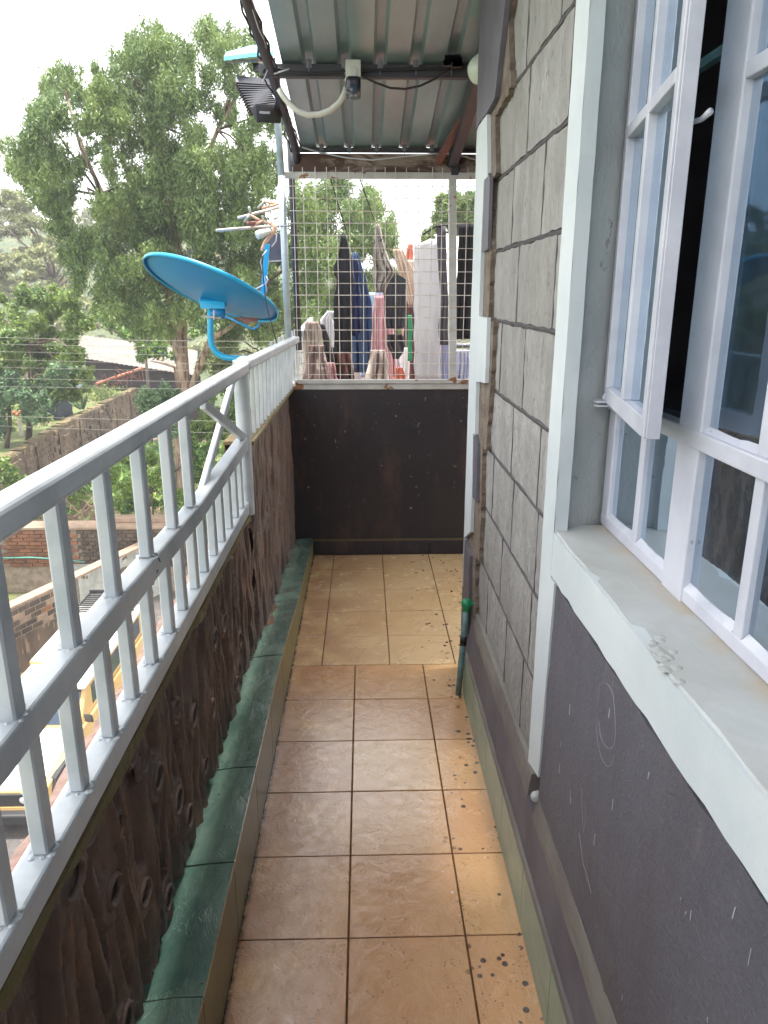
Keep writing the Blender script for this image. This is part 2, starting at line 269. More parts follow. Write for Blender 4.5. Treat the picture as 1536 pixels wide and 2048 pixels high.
# ---------------------------------------------------------------- builders
class MB:
    def __init__(s): s.v=[]; s.f=[]
    def add(s,vs,fs):
        o=len(s.v); s.v+= [tuple(v) for v in vs]; s.f+= [tuple(o+i for i in f) for f in fs]; return s
    def box(s,x0,x1,y0,y1,z0,z1):
        return s.add([(x0,y0,z0),(x1,y0,z0),(x1,y1,z0),(x0,y1,z0),(x0,y0,z1),(x1,y0,z1),(x1,y1,z1),(x0,y1,z1)],
            [(0,3,2,1),(4,5,6,7),(0,1,5,4),(1,2,6,5),(2,3,7,6),(3,0,4,7)])
    def bar(s,a,b,w,h,side=None):        # rectangular bar from a to b; w along side, h across
        a=Vector(a); b=Vector(b); d=(b-a).normalized(); sd=Vector(side) if side else d.cross(Vector((0,0,1)))
        if sd.length<1e-4: sd=Vector((1,0,0))
        sd=(sd-d*sd.dot(d)).normalized(); u=sd.cross(d).normalized(); vs=[]
        for p in (a,b):
            for i,j in ((-1,-1),(1,-1),(1,1),(-1,1)): vs.append(p+sd*(w/2*i)+u*(h/2*j))
        return s.add(vs,[(0,1,2,3),(7,6,5,4),(0,4,5,1),(1,5,6,2),(2,6,7,3),(3,7,4,0)])
    def tube(s,pts,r,n=8,caps=True):
        pts=[Vector(p) for p in pts]; rs=r if isinstance(r,(list,tuple)) else [r]*len(pts); o=len(s.v); prev=None
        for i,p in enumerate(pts):
            d=(pts[min(i+1,len(pts)-1)]-pts[max(i-1,0)]).normalized()
            if prev is None: prev=d.orthogonal().normalized()
            u=(prev-d*prev.dot(d)).normalized(); w=d.cross(u); prev=u
            for k in range(n):
                a=2*math.pi*k/n; s.v.append(tuple(p+(u*math.cos(a)+w*math.sin(a))*rs[i]))
        for i in range(len(pts)-1):
            for k in range(n): s.f.append((o+i*n+k,o+i*n+(k+1)%n,o+(i+1)*n+(k+1)%n,o+(i+1)*n+k))
        if caps: s.f.append(tuple(o+k for k in reversed(range(n)))); e=o+(len(pts)-1)*n; s.f.append(tuple(e+k for k in range(n)))
        return s
    def prism(s,poly,axis,lo,hi):        # polygon in the two other axes, extruded along axis
        n=len(poly)
        def mk(p,t): return {'x':(t,p[0],p[1]),'y':(p[0],t,p[1]),'z':(p[0],p[1],t)}[axis]
        return s.add([mk(p,lo) for p in poly]+[mk(p,hi) for p in poly],[tuple(reversed(range(n))),tuple(range(n,2*n))]+[(i,(i+1)%n,n+(i+1)%n,n+i) for i in range(n)])
    def lathe(s,c,axis,prof,n=24):       # prof: (radius, distance along axis)
        c=Vector(c); d=Vector(axis).normalized(); u=d.orthogonal().normalized(); w=d.cross(u); o=len(s.v)
        for r,h in prof:
            for k in range(n):
                a=2*math.pi*k/n; s.v.append(tuple(c+d*h+(u*math.cos(a)+w*math.sin(a))*r))
        for i in range(len(prof)-1):
            for k in range(n): s.f.append((o+i*n+k,o+i*n+(k+1)%n,o+(i+1)*n+(k+1)%n,o+(i+1)*n+k))
        return s
    def build(s,name,m,parent=None,bevel=0,smooth=False,org=None,kind=None,solid=0,seg=2):
        me=bpy.data.meshes.new(name); O=Vector(org) if org is not None else (Vector(parent['org']) if parent and 'org' in parent else Vector((0,0,0)))
        me.from_pydata([(v[0]-O.x,v[1]-O.y,v[2]-O.z) for v in s.v],[],s.f); me.update()
        bm=bmesh.new(); bm.from_mesh(me); bmesh.ops.recalc_face_normals(bm,faces=bm.faces); bm.to_mesh(me); bm.free()
        if m: me.materials.append(M[m])
        o=bpy.data.objects.new(name,me); COL.objects.link(o)
        if parent: o.parent=parent; o['org']=list(O)
        else:
            o.location=O; o['org']=list(O)
        if smooth:
            for p in me.polygons: p.use_smooth=True
        if solid: md=o.modifiers.new('solid','SOLIDIFY'); md.thickness=solid
        if bevel:
            md=o.modifiers.new('bevel','BEVEL'); md.width=bevel; md.segments=seg; md.limit_method='ANGLE'; md.angle_limit=R(40)
        if kind: o['kind']=kind
        return o
def npmesh(name,verts,faces,m,parent=None,smooth=False,org=(0,0,0),kind=None):
    me=bpy.data.meshes.new(name); verts=np.asarray(verts,dtype=np.float32)-np.asarray(org,dtype=np.float32); faces=np.asarray(faces,dtype=np.int32); k=faces.shape[1]
    me.vertices.add(len(verts)); me.vertices.foreach_set('co',verts.ravel()); me.loops.add(faces.size); me.loops.foreach_set('vertex_index',faces.ravel())
    me.polygons.add(len(faces)); me.polygons.foreach_set('loop_start',np.arange(0,faces.size,k,dtype=np.int32)); me.polygons.foreach_set('loop_total',np.full(len(faces),k,dtype=np.int32))
    if smooth: me.polygons.foreach_set('use_smooth',np.ones(len(faces),dtype=bool))
    me.materials.append(M[m]); me.update(); me.validate()
    o=bpy.data.objects.new(name,me); COL.objects.link(o)
    if parent: o.parent=parent
    else: o.location=org
    o['org']=list(org)
    if kind: o['kind']=kind
    return o
def thing(name,label,cat,loc=(0,0,0),group=None):
    o=bpy.data.objects.new(name,None); COL.objects.link(o); o.location=loc; o['org']=list(loc); o.empty_display_size=.1
    return tag(o,label,cat,group)
def tag(o,label,cat,group=None):
    o['label']=label; o['category']=cat
    if group: o['group']=group
    return o
def piece(name,me,parent,loc,rot=None):
    o=bpy.data.objects.new(name,me); COL.objects.link(o); o.parent=parent; O=Vector(parent['org'])
    o.location=Vector(loc)-O
    if rot: o.rotation_euler=rot
    return o
def meshof(mb,m,name,bevel=0):
    o=mb.build(name,m,None)
    me=o.data
    if bevel:
        bm=bmesh.new(); bm.from_mesh(me); bmesh.ops.bevel(bm,geom=bm.edges[:],offset=bevel,segments=1,affect='EDGES'); bm.to_mesh(me); bm.free()
    bpy.data.objects.remove(o); return me
def V(*a): return Vector(a)
XL=-.45; XR=.405; YC=3.0; YF=4.535; Y0=-1.6
# ================================================================ THE SETTING
floor=MB().box(XL,XR+.3,Y0,YC,-.12,-.006).box(XL-.1,1.9,YC,YF+.1,-.12,-.006).build('balcony_floor','grout',kind='structure')
G=.0045
def tiles(xs,ys,mat_):
    for i in range(len(xs)-1):
        for j in range(len(ys)-1):
            x0,x1,y0,y1=xs[i]+G/2,xs[i+1]-G/2,ys[j]+G/2,ys[j+1]-G/2
            dz=random.uniform(-.0006,.0006); o=MB().box(x0,x1,y0,y1,-.012,dz).build('floor_tile',mat_,floor,bevel=.0016,seg=1)
ys=[3.035-.2975*k for k in range(0,16)][::-1]
tiles([-.343,-.053,.255,.43],ys,'floor_tile')
ys2=[3.035,3.33,3.63,3.925,4.22,4.52]
tiles([-.343,-.205,.105,.405,.705,1.005,1.305],ys2,'landing_tile')
# ---- kerb along the railing wall
kerb=tag(MB().prism([(Y0,0),(YF,0),(YF,.10),(3.6,.125),(3.1,.185),(2.6,.225),(Y0,.225)],'x',XL,-.352).build('kerb','grout'),'low tiled kerb in dark green and olive along the foot of the carved wall','kerb')
kz=lambda y: float(np.interp(y,[2.55,3.0,3.4,4.53],[.241,.205,.155,.117]))
yk=YF-.01
yks=[4.52,4.17,3.81,3.44,3.08,2.70,2.32,1.945,1.555,1.18,.80,.42,.04,-.34,-.72,-1.1,-1.5]
for a,b in zip(yks[1:],yks[:-1]):
    n=5; mb=MB(); vs=[];fs=[]
    for i in range(n):
        y=a+.003+(b-a-.006)*i/(n-1); z=kz(y)+random.uniform(-.002,.002)
        vs+=[(XL-.045,y,z-.016),(-.40,y,z-.002+random.uniform(-.003,.003)),(-.3395,y,z),(-.3395,y,z-.012),(XL-.045,y,z-.03)]
    for i in range(n-1):
        for k in range(5): fs.append((i*5+k,i*5+(k+1)%5,(i+1)*5+(k+1)%5,(i+1)*5+k))
    fs+=[(4,3,2,1,0),tuple((n-1)*5+k for k in range(5))]
    mb.add(vs,fs).build('top_tile','green_tile',kerb)
    mb=MB(); za,zb=kz(a)-.014,kz(b)-.014
    mb.prism([(a+.0015,.001),(b-.0015,.001),(b-.0015,zb),(a+.0015,za)],'x',-.352,-.3405).build('face_tile','kerb_face',kerb,bevel=.001,seg=1)
# ---- carved brown wall under the railing (relief is geometry)
def relief(y0,y1,z0,z1,xface,seed,holes,step=.0055):
    r=np.random.default_rng(seed); ny=int((y1-y0)/step)+1; nz=int((z1-z0)/step)+1
    Y,Z=np.meshgrid(np.linspace(y0,y1,ny),np.linspace(z0,z1,nz),indexing='ij'); H=np.full_like(Y,-.034)
    for layer in range(2):
        c=y0-.3
        while c<y1+.3:
            rad=r.uniform(.013,.030) if layer==0 else r.uniform(.007,.016); lean=r.uniform(-.30,.30); ph=r.uniform(0,6.3); amp=r.uniform(.002,.012); fr=r.uniform(3,7)
            yc=c+lean*(Z-.5)+amp*np.sin(Z*fr*1.6+ph); rr=rad*(1+.22*np.sin(Z*fr+ph*2))
            if layer: a=r.uniform(z0-.3,z1-.2); b=a+r.uniform(.3,.8)
            else: a,b=-9,9
            fade=np.clip((Z-a)/.2,0,1)*np.clip((b-Z)/.2,0,1); rr=rr*fade+1e-5; t_=np.abs((Y-yc)/rr); top=r.uniform(.016,.026)
            prof=np.clip(1-t_**5,0,1)**.6; grain=.0016*np.sin((Y-yc)*r.uniform(260,520)+Z*6+ph)+.0012*np.sin((Y-yc)*r.uniform(120,240)+ph)
            H=np.where(t_<1,np.maximum(H,-.034+(.034+top)*prof+grain*prof),H); c+=r.uniform(.034,.066) if layer==0 else r.uniform(.05,.14)
    for q_ in range(16):
        k_=r.uniform(40,260); a_=r.uniform(-.3,.3); H+=.0011/(k_/60)**.5*np.sin(Y*k_*math.cos(a_)+Z*k_*math.sin(a_)*.5+r.uniform(0,6))
    for q_ in range(10):
        k_=r.uniform(20,60); a_=r.uniform(0,6.3); H+=.0009*np.sin(Y*k_*math.cos(a_)+Z*k_*math.sin(a_)+r.uniform(0,6))
    for hy,hz_,ry,rz,dep in holes:
        ry=ry*1.2; rz=rz*.95; dep=.018 if dep<.03 else .07
        q=((Y-hy)/ry)**2+((Z-hz_)/rz)**2; ring=np.clip(1-(np.sqrt(q)-1.2)**2/.12,0,1); H=np.maximum(H,.019*(q<3.2))
        H=np.where(q<1,.010,H)
    edge=np.clip((z1-Z)/.02,0,1); H=H*edge
    H+=r.normal(0,.0007,H.shape)
    verts=np.stack([xface-.03+H,Y,Z],-1).reshape(-1,3); I=np.arange(ny*nz).reshape(ny,nz)
    F=np.stack([I[:-1,:-1],I[1:,:-1],I[1:,1:],I[:-1,1:]],-1).reshape(-1,4); return verts,F
hs=[(1.16,.68,.016,.018,.05),(1.58,.66,.02,.016,.01),(1.82,.34,.02,.024,.05),(2.05,.62,.02,.024,.05),(2.35,.3,.02,.026,.05),(.88,.33,.024,.03,.05),(1.32,.7,.016,.014,.01),(1.405,.602,.026,.034,.05),(1.538,.44,.024,.034,.06),(1.252,.437,.026,.034,.02),(1.391,.29,.024,.03,.06),(1.104,.584,.03,.036,.012),(.957,.742,.03,.03,.012),(1.267,.76,.02,.02,.01),(1.743,.548,.022,.04,.05),(1.087,.296,.03,.03,.06),(1.034,.772,.02,.012,.01),(1.62,.33,.02,.03,.05),(1.95,.44,.022,.036,.03),(2.2,.6,.02,.03,.02),(.75,.5,.03,.04,.05),(2.45,.42,.02,.03,.03)]
wall=thing('parapet_wall','rough brown carved plaster parapet under the white railing, with dark discs painted as shaded knot holes','wall',(-.5,1.5,0))
MB().box(-.545,-.542,Y0,2.83,-.3,.785).build('wall_core','moss_mortar',wall); MB().box(-.545,-.542,2.8305,YF+.1,-.3,1.06).build('wall_core','moss_mortar',wall)
v,f=relief(Y0,2.83,.2,.787,XL,3,hs); npmesh('carved_face',v,f,'carved_plaster',wall,True,org=(-.5,1.5,0))
v,f=relief(2.834,YF,.08,1.062,XL+.004,5,[(3.3,.6,.02,.03,.02),(3.9,.4,.02,.03,.03)]); npmesh('carved_face',v,f,'carved_plaster',wall,True,org=(-.5,1.5,0))
mb=MB(); n=60; vs=[];fs=[]
for i in range(n+1):
    y=Y0+(2.82-Y0)*i/n; vs+=[(-.507,y,.74+random.uniform(-.004,.004)),(-.5065,y,.796+random.uniform(-.003,.003)),(-.455+random.uniform(-.004,.006),y,.792+random.uniform(-.004,.002)),(-.452+random.uniform(-.006,.004),y,.765+random.uniform(-.01,.008)),(-.49,y,.74)]
for i in range(n):
    for k in range(5): fs.append((i*5+k,i*5+(k+1)%5,(i+1)*5+(k+1)%5,(i+1)*5+k))
mb.add(vs,fs).build('mortar_bed','moss_mortar',wall)
mb=MB(); n=110; vs=[];fs=[]
for i in range(n+1):
    y=Y0+(2.82-Y0)*i/n; vs+=[(-.547,y,.70),(-.546+random.uniform(-.006,.004),y,.792+random.uniform(-.008,.005)),(-.528,y,.802+random.uniform(-.005,.005)),(-.5072,y,.797),(-.5072,y,.70)]
for i in range(n):
    for k in range(5): fs.append((i*5+k,i*5+(k+1)%5,(i+1)*5+(k+1)%5,(i+1)*5+k))
mb.add(vs,fs).build('outer_lip','pink_render',wall)
MB().box(-.548,-.43,2.832,YF,1.058,1.075).build('mortar_cap','moss_mortar',wall,bevel=.004)

bk=thing('shade_wall','added unseen wall behind the viewer that shades the balcony','wall',(0,Y0,0))  # unseen wall added behind the camera to darken balusters and corridor
MB().box(-.60,XR+.05,Y0-.18,Y0-.002,-.3,3.2).build('wall_face','mauve_flat',bk)
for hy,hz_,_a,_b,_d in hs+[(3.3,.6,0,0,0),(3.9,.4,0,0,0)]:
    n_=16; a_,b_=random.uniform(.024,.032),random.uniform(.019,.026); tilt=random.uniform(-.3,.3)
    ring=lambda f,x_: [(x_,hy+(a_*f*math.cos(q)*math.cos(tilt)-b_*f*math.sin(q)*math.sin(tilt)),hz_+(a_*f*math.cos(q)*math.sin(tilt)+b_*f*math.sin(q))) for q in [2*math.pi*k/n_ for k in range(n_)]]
    if _d>.03 or _d==0: MB().add(ring(1,XL-.0105)+ring(.98,XL-.02),[tuple(range(n_)),tuple(reversed(range(n_,2*n_)))]+[(k,(k+1)%n_,n_+(k+1)%n_,n_+k) for k in range(n_)]).build('knot_shade_disc','hole_shade',wall)  # flat dark disc: the shade of a deep hollow painted in
    mb=MB(); vs=ring(1.0,XL-.014)+ring(1.06,XL-.0055)+ring(1.22,XL-.005)+ring(1.5,XL-.014); vs=[(v[0]+random.uniform(-.0015,.0015),v[1]+random.uniform(-.002,.002),v[2]+random.uniform(-.002,.002)) for v in vs]
    mb.add(vs,[(i*n_+k,i*n_+(k+1)%n_,(i+1)*n_+(k+1)%n_,(i+1)*n_+k) for i in range(3) for k in range(n_)]).build('knot_rim','carved_plaster',wall,smooth=True)
# ---- dark end parapet
pw=thing('parapet_wall','black painted parapet closing the far end of the balcony, scuffed with white chips','wall',(0,YF,0))
MB().box(-.5,1.9,YF,YF+.13,0,1.06).build('wall_face','dark_paint',pw)
MB().box(-.5,1.9,YF-.008,YF+.14,1.062,1.098).build('cap','screen_bar',pw,bevel=.004)
MB().box(-.345,1.4,YF-.01,YF-.0005,.094,.103).build('ledge_line','moss_mortar',pw)
x=-.34
for w in (.155,.29,.30,.31,.3):
    MB().box(x+.002,x+w-.002,YF-.012,YF-.001,.001,.092).build('skirting_tile','black_plastic' if 0 else 'dark_paint',pw,bevel=.001,seg=1); x+=w+.002
# ================================================================ THE HOUSE (right)
house=thing('house','house wall of grey stone blocks with white plaster window surround','house',(1.5,1,0))
MB().box(.462,.62,1.69,YC-.002,-.1,3.3).build('wall_core','dark_joint',house)
MB().box(.62,4.0,YC-.15,YC-.002,-.1,3.3).build('wall_core','mauve_flat',house)
MB().box(.462,.62,Y0,1.685,-.1,1.0).build('wall_core','interior_wall',house); MB().box(.462,.62,Y0,1.685,2.75,3.3).build('wall_core','interior_wall',house)
MB().box(.6205,4,Y0-.1,Y0,-.1,3.2).box(3.9,4,Y0,YC-.16,-.1,3.2).box(.6205,3.9,Y0,YC-.16,3.2,3.3).box(.6205,3.9,Y0,YC-.16,-.1,0).build('room_shell','interior_wall',house)
# stone courses
zb=[.385,.617,.848,1.077,1.297,1.533,1.759,1.987,2.215,2.445,2.675,2.9]
VJ={0:[2.539,2.173,1.914],1:[2.693,2.307,1.859],2:[2.53,2.173,1.84],3:[2.635,2.228,1.87],4:[2.49,2.116,1.74],5:[2.267,1.824],6:[2.394,1.999],7:[2.228,1.792],8:[2.293,1.915],9:[2.5,2.1,1.8],10:[2.4,2.0]}
for k in range(11):
    js=[2.80]+[j for j in VJ[k] if j>1.70]+[1.69]
    for a,b in zip(js[:-1],js[1:]):
        if a-b<.03: continue
        h=.007; zz0,zz1=zb[k]+h,zb[k+1]-h; y0,y1=b+.0055,a-.0055
        nx,nzz=max(2,int((y1-y0)/.035)),6; vs=[];fs=[]
        jr=[random.uniform(-.002,.002) for _ in range(4)]
        for i in range(nx+1):
            for j in range(nzz+1):
                u,w_=i/nx,j/nzz; ed=min(u,1-u,)*nx; ed=min(1,ed,(min(w_,1-w_)*nzz))
                vs.append(((.4505 if ed>.5 else .4525)+0*ed+random.uniform(-.0016,.0016),y0+(y1-y0)*u+(0 if 0<i<nx else random.uniform(-.0025,.0025)),zz0+(zz1-zz0)*w_+(0 if 0<j<nzz else random.uniform(-.0025,.0025))))
        m_=len(vs); 
        for i in range(nx):
            for j in range(nzz):
                a0=i*(nzz+1)+j; fs.append((a0,a0+1,a0+nzz+2,a0+nzz+1))
        # rim back to the wall core
        ring=[i*(nzz+1) for i in range(nx+1)]+[nx*(nzz+1)+j for j in range(1,nzz+1)]+[i*(nzz+1)+nzz for i in range(nx-1,-1,-1)]+[j for j in range(nzz-1,0,-1)]
        for q in ring: vs.append((.466,vs[q][1],vs[q][2]))
        L=len(ring)
        for q in range(L): fs.append((ring[q],ring[(q+1)%L],m_+(q+1)%L,m_+q))
        MB().add(vs,fs).build('stone_block','stone_block',house)
# keyed pointing strips in the bed joints
for k in range(1,11):
    n=14; pts=[V(.4575,1.70+(2.78-1.70)*i/n,zb[k]+random.uniform(-.002,.002)) for i in range(n+1)]; MB().tube(pts,.0075,6).build('pointing','dark_joint',house)
for k in range(11):
    for yj in VJ[k]:
        if yj>1.72: MB().tube([V(.4562,yj+random.uniform(-.003,.003),zb[k]+(zb[k+1]-zb[k])*q/4) for q in range(5)],.0058,5).build('pointing','dark_joint',house)
# rough mortar band at the corner
def rough_poly(poly,x0,x1,name,m,jit=.004,seg=.03):
    P=[]
    for (a,b) in zip(poly,poly[1:]+poly[:1]):
        L=math.hypot(b[0]-a[0],b[1]-a[1]); n=max(1,int(L/seg))
        for i in range(n): P.append((a[0]+(b[0]-a[0])*i/n+random.uniform(-jit,jit)*(i>0),a[1]+(b[1]-a[1])*i/n+random.uniform(-jit,jit)*(i>0)))
    return MB().prism(P,'x',x0,x1).build(name,m,house)
rough_poly([(2.70,.0),(2.995,0),(2.995,3.2),(2.40,3.2),(2.43,2.5),(2.50,2.40),(2.42,2.2),(2.68,2.18),(2.62,2.0),(2.70,1.99),(2.66,1.75),(2.66,1.54),(2.55,1.53),(2.56,1.33),(2.60,1.08),(2.68,1.08),(2.66,.85),(2.66,.63),(2.74,.62),(2.72,.4)],.434,.4615,'rough_edge','rough_mortar',.008,.02)
rough_poly([(YC,.40),(YC,2.195),(2.955,2.205),(2.768,2.203),(2.708,2.0),(2.786,2.0),(2.793,1.759),(2.788,1.543),(2.604,1.543),(2.594,1.322),(2.80,1.303),(2.785,1.106),(2.838,1.10),(2.81,.85),(2.822,.70),(2.99,.622),(2.985,.40)],.42,.4335,'corner_plaster','white_plaster',.003,.04)
rough_poly([(YC,2.198),(2.95,2.208),(2.77,2.206),(2.60,2.215),(2.50,2.39),(2.44,2.5),(2.42,3.2),(YC,3.2)],.417,.4332,'corner_plaster','mauve_flat',.003,.04)
rough_poly([(2.708,2.012),(2.783,2.012),(2.79,1.765),(2.66,1.765),(2.67,1.99)],.422,.4338,'plaster_patch','mauve_flat',.003,.03)
rough_poly([(2.785,1.104),(2.836,1.09),(2.808,.85),(2.70,.86),(2.73,1.08)],.422,.4338,'plaster_patch','mauve_flat',.003,.03)
rough_poly([(2.822,.60),(2.984,.615),(2.98,.0),(2.79,.0),(2.80,.35)],.421,.4336,'plaster_patch','mauve_flat',.003,.03)
MB().box(.4215,.62,YC-.001,YC+.012,0,.6).build('corner_return','mauve_flat',house)
# window surround, sill and panel below
rough_poly([(1.70,.42),(1.705,2.75),(1.60,2.75),(1.60,1.02),(1.60,.985),(1.565,.985),(1.59,.45)],.430,.4615,'window_surround','white_plaster',.002,.05)
rough_poly([(1.5995,.992),(1.5995,1.096),(Y0,1.096),(Y0,.992)],.430,.4615,'sill_band','white_plaster',.003,.05)
rough_poly([(1.562,.98),(Y0,.988),(Y0,.30),(1.60,.30),(1.585,.45)],.434,.4616,'wall_panel','mauve_paint',.004,.04)
MB().box(.4305,.62,1.6,1.688,2.70,3.2).box(.4305,.62,Y0,1.5995,2.70,3.2).build('lintel','white_plaster',house)
MB().prism([(.4308,1.6005),(.60,1.685),(.60,1.6885),(.462,1.6885),(.4308,1.6885)],'z',1.0,2.70).build('reveal','grey_reveal',house)
mb=MB(); n=50; vs=[];fs=[]
for i in range(n+1):
    y=1.64-(1.64-Y0)*i/n; e=random.uniform(-.002,.002)
    vs+=[(.431,y,1.0),(.4305+abs(e),y,1.090+e),(.437+e,y,1.0985+random.uniform(-.0015,.0015)),(.50,y,1.101+random.uniform(-.0008,.0008)),(.62,y,1.101),(.62,y,1.0)]
for i in range(n):
    for k in range(6): fs.append((i*6+k,i*6+(k+1)%6,(i+1)*6+(k+1)%6,(i+1)*6+k))
mb.add(vs,fs).build('window_sill','sill_screed',house)
mb=MB()
for q in range(14): 
    y=1.0+random.gauss(0,.03); xx=.447+random.gauss(0,.009); mb.lathe((xx,y,1.0985),(0,0,1),[(random.uniform(.006,.014),0),(.006,.0018),(.0005,.003)],9)
mb.build('cement_lump','coping' if 0 else 'sill_screed',house)
# plinth: green tile skirting, sloping painted moulding, grey screed band
edges=[2.78,2.48,2.18,1.88,1.58,1.28,.98,.68,.38,.08,-.22,-.52,-.82,-1.12,-1.42]
for a,b in zip(edges[1:],edges[:-1]):
    MB().box(XR,.432,a+.0012,b-.0012,.0,.182+random.uniform(-.002,.002)).build('skirting_tile','skirting_tile',house,bevel=.001,seg=1)
def sweep(prof,y0,y1,n,name,m,jit=.002):
    vs=[];fs=[];K=len(prof)
    for i in range(n+1):
        y=y0+(y1-y0)*i/n
        for q in prof: vs.append((q[0]+random.uniform(-jit,jit),y,q[1]+random.uniform(-jit,jit)))
    for i in range(n):
        for k in range(K): fs.append((i*K+k,i*K+(k+1)%K,(i+1)*K+(k+1)%K,(i+1)*K+k))
    fs+=[tuple(range(K)),tuple(reversed(range(n*K,n*K+K)))]
    return MB().add(vs,fs).build(name,m,house,smooth=False)
sweep([(.4615,.15),(.408,.186),(.4085,.196),(.414,.21),(.424,.27),(.432,.318),(.4615,.318)],Y0,2.785,70,'moulding','mauve_flat',.0012)
sweep([(.4615,.10),(.405,.1835),(.4075,.199),(.412,.206),(.4615,.20)],Y0,2.783,70,'moulding_lip','grey_screed',.0008)
sweep([(.4615,.30),(.431,.314),(.4325,.345),(.4405,.386),(.4615,.392)],1.69,2.788,40,'screed_band','grey_screed',.0015)
sweep([(.4615,.30),(.4265,.314),(.4275,.345),(.4335,.392),(.4615,.392)],Y0,1.60,70,'screed_band','grey_screed',.0018)
MB().lathe((.431,1.60,.385),(-.4,-.5,.4),[(.016,-.01),(.014,.004),(.006,.012),(.0005,.014)],8).build('plaster_chip','sill_screed',house)
# ---- window
win=thing('casement_window','white steel casement window with one leaf ajar, above the grey sill','window',(.56,1,1.1))
FX=.553
def fb(mb,y0,y1,z0,z1,x0=FX,x1=FX+.026): return mb.box(x0,x1,y0,y1,z0,z1)
WT=2.69; MY=1.230; bays=[(1.655,MY),(MY,.765),(.765,.32),(.32,-.13)]
mb=MB(); fb(mb,-.13,1.655,1.1015,1.128); fb(mb,-.13,1.655,WT-.03,WT); fb(mb,-.13,1.655,1.372,1.402,FX-.006)
fb(mb,1.612,1.655,1.10,WT,FX+.001,FX+.025)
for a,b in bays[1:]: fb(mb,a-(.043 if a>1 else .022),a+(.043 if a>1 else .022),1.10,WT,FX-.003,FX+.027)
mb.build('frame','frame_paint',win,bevel=.003)
for y in ((1.655+MY)/2,(MY+.765)/2,.5425,.095): 
    fb(MB(),y-.013,y+.013,1.1275,1.3725,FX+.002,FX+.022).build('glazing_bar','frame_paint',win,bevel=.002)
for y in ((MY+.765)/2,.5425,.095):
    fb(MB(),y-.014,y+.014,1.4015,WT-.03,FX,FX+.022).build('glazing_bar','frame_paint',win,bevel=.002)
    for z in (1.93,2.36): fb(MB(),y-.2,y+.2,z-.012,z+.012,FX-.001,FX+.021).build('glazing_bar','frame_paint',win,bevel=.002)
def pane(y0,y1,z0,z1,x=FX+.012,parent=win): MB().box(x,x+.004,y0,y1,z0,z1).build('pane','window_glass',parent)
for a,b in bays:
    m_=(a+b)/2; ya=a-.022 if a<1.6 else 1.612
    for p,q in ((b+.022,m_-.013),(m_+.013,ya)):
        pane(p,q,1.1285,1.3715)
        if a<1.6:
            for z0,z1 in ((1.4025,1.9175),(1.9425,2.3475),(2.3725,WT-.0305)): pane(p,q,z0,z1)
# putty fillets on the sill rail
mb=MB()
for a,b in bays:
    m_=(a+b)/2
    for p,q in ((b+.024,m_-.015),(m_+.015,a-.024)):
        for zz in (1.128,1.4025):
            if zz>1.2 and a>1.6: continue
            vs=[];n=8
            for i in range(n+1):
                y=p+(q-p)*i/n; e=random.uniform(-.0015,.0015); s_=abs(i/n-.5)*2; s_=.55+.45*s_
                vs+=[(FX+.0005,y,zz-.001),(FX+.0118,y,zz+.011*s_+e),(FX+.0118,y,zz-.001)]
            mb.add(vs,[(i*3+k,i*3+(k+1)%3,i*3+3+(k+1)%3,i*3+3+k) for i in range(n) for k in range(3)])
mb.build('putty','frame_paint',win)
# open leaf (built hinged at the far jamb)
th=R(9.5); hx,hy=FX-.008,1.645
def lp(u,z,d=0): # u along leaf from hinge, d outwards
    return V(hx-u*math.sin(th)-d*math.cos(th),hy-u*math.cos(th)+d*math.sin(th),z)
LW=.463; nrm=V(-math.cos(th),math.sin(th),0)
leaf=MB()
def lbar(mb,u0,z0,u1,z1,w,t_=.024,d=0): return mb.bar(lp(u0,z0,d),lp(u1,z1,d),w,t_,side=(V(0,0,1) if abs(z1-z0)<1e-6 else (lp(1,0)-lp(0,0))))
lbar(leaf,.012,1.40,.012,2.66,.03); lbar(leaf,LW-.012,1.392,LW-.012,2.66,.026); lbar(leaf,.0,1.408,LW-.026,1.408,.034); lbar(leaf,.0,2.65,LW,2.65,.03)
leafo=leaf.build('casement_leaf','frame_paint',win,bevel=.002)
fl=MB(); fl.bar(lp(LW+.004,1.392,-.003),lp(LW+.004,2.67,-.003),.004,.022,side=(lp(1,0)-lp(0,0))); fl.build('edge_flange','frame_paint',leafo,bevel=.001)
gb=MB(); lbar(gb,LW/2,1.425,LW/2,2.635,.024); gb.build('glazing_bar','frame_paint',leafo,bevel=.002)
for z in (1.93,2.36):
    gb=MB(); lbar(gb,.027,z,LW/2-.012,z,.022); lbar(gb,LW/2+.012,z,LW-.025,z,.022); gb.build('glazing_bar','frame_paint',leafo,bevel=.002)
for u0,u1 in ((.027,LW/2-.012),(LW/2+.012,LW-.025)):
    for z0,z1 in ((1.425,1.919),(1.941,2.349),(2.371,2.635)):
        g=MB(); c0,c1=lp(u0,z0,-.004),lp(u1,z1,-.004); d=nrm*.004
        g.add([c0,V(c1.x,c1.y,z0),c1,V(c0.x,c0.y,z1),c0-d,V(c1.x,c1.y,z0)-d,c1-d,V(c0.x,c0.y,z1)-d],[(0,1,2,3),(7,6,5,4),(0,4,5,1),(1,5,6,2),(2,6,7,3),(3,7,4,0)]).build('pane','window_glass',leafo)
def halfdisc(c,r,d1,d2,t_,n=10):
    c=Vector(c); vs=[]; nn=Vector(d1).cross(Vector(d2)).normalized()*t_
    for k in range(n+1):
        a=math.pi*k/n; vs.append(c+Vector(d1)*math.cos(a)*r+Vector(d2)*math.sin(a)*r)
    m_=len(vs); vs+= [v+nn for v in vs]
    return vs,[tuple(range(m_)),tuple(reversed(range(m_,2*m_)))]+[(i,(i+1)%m_,m_+(i+1)%m_,m_+i) for i in range(m_)]
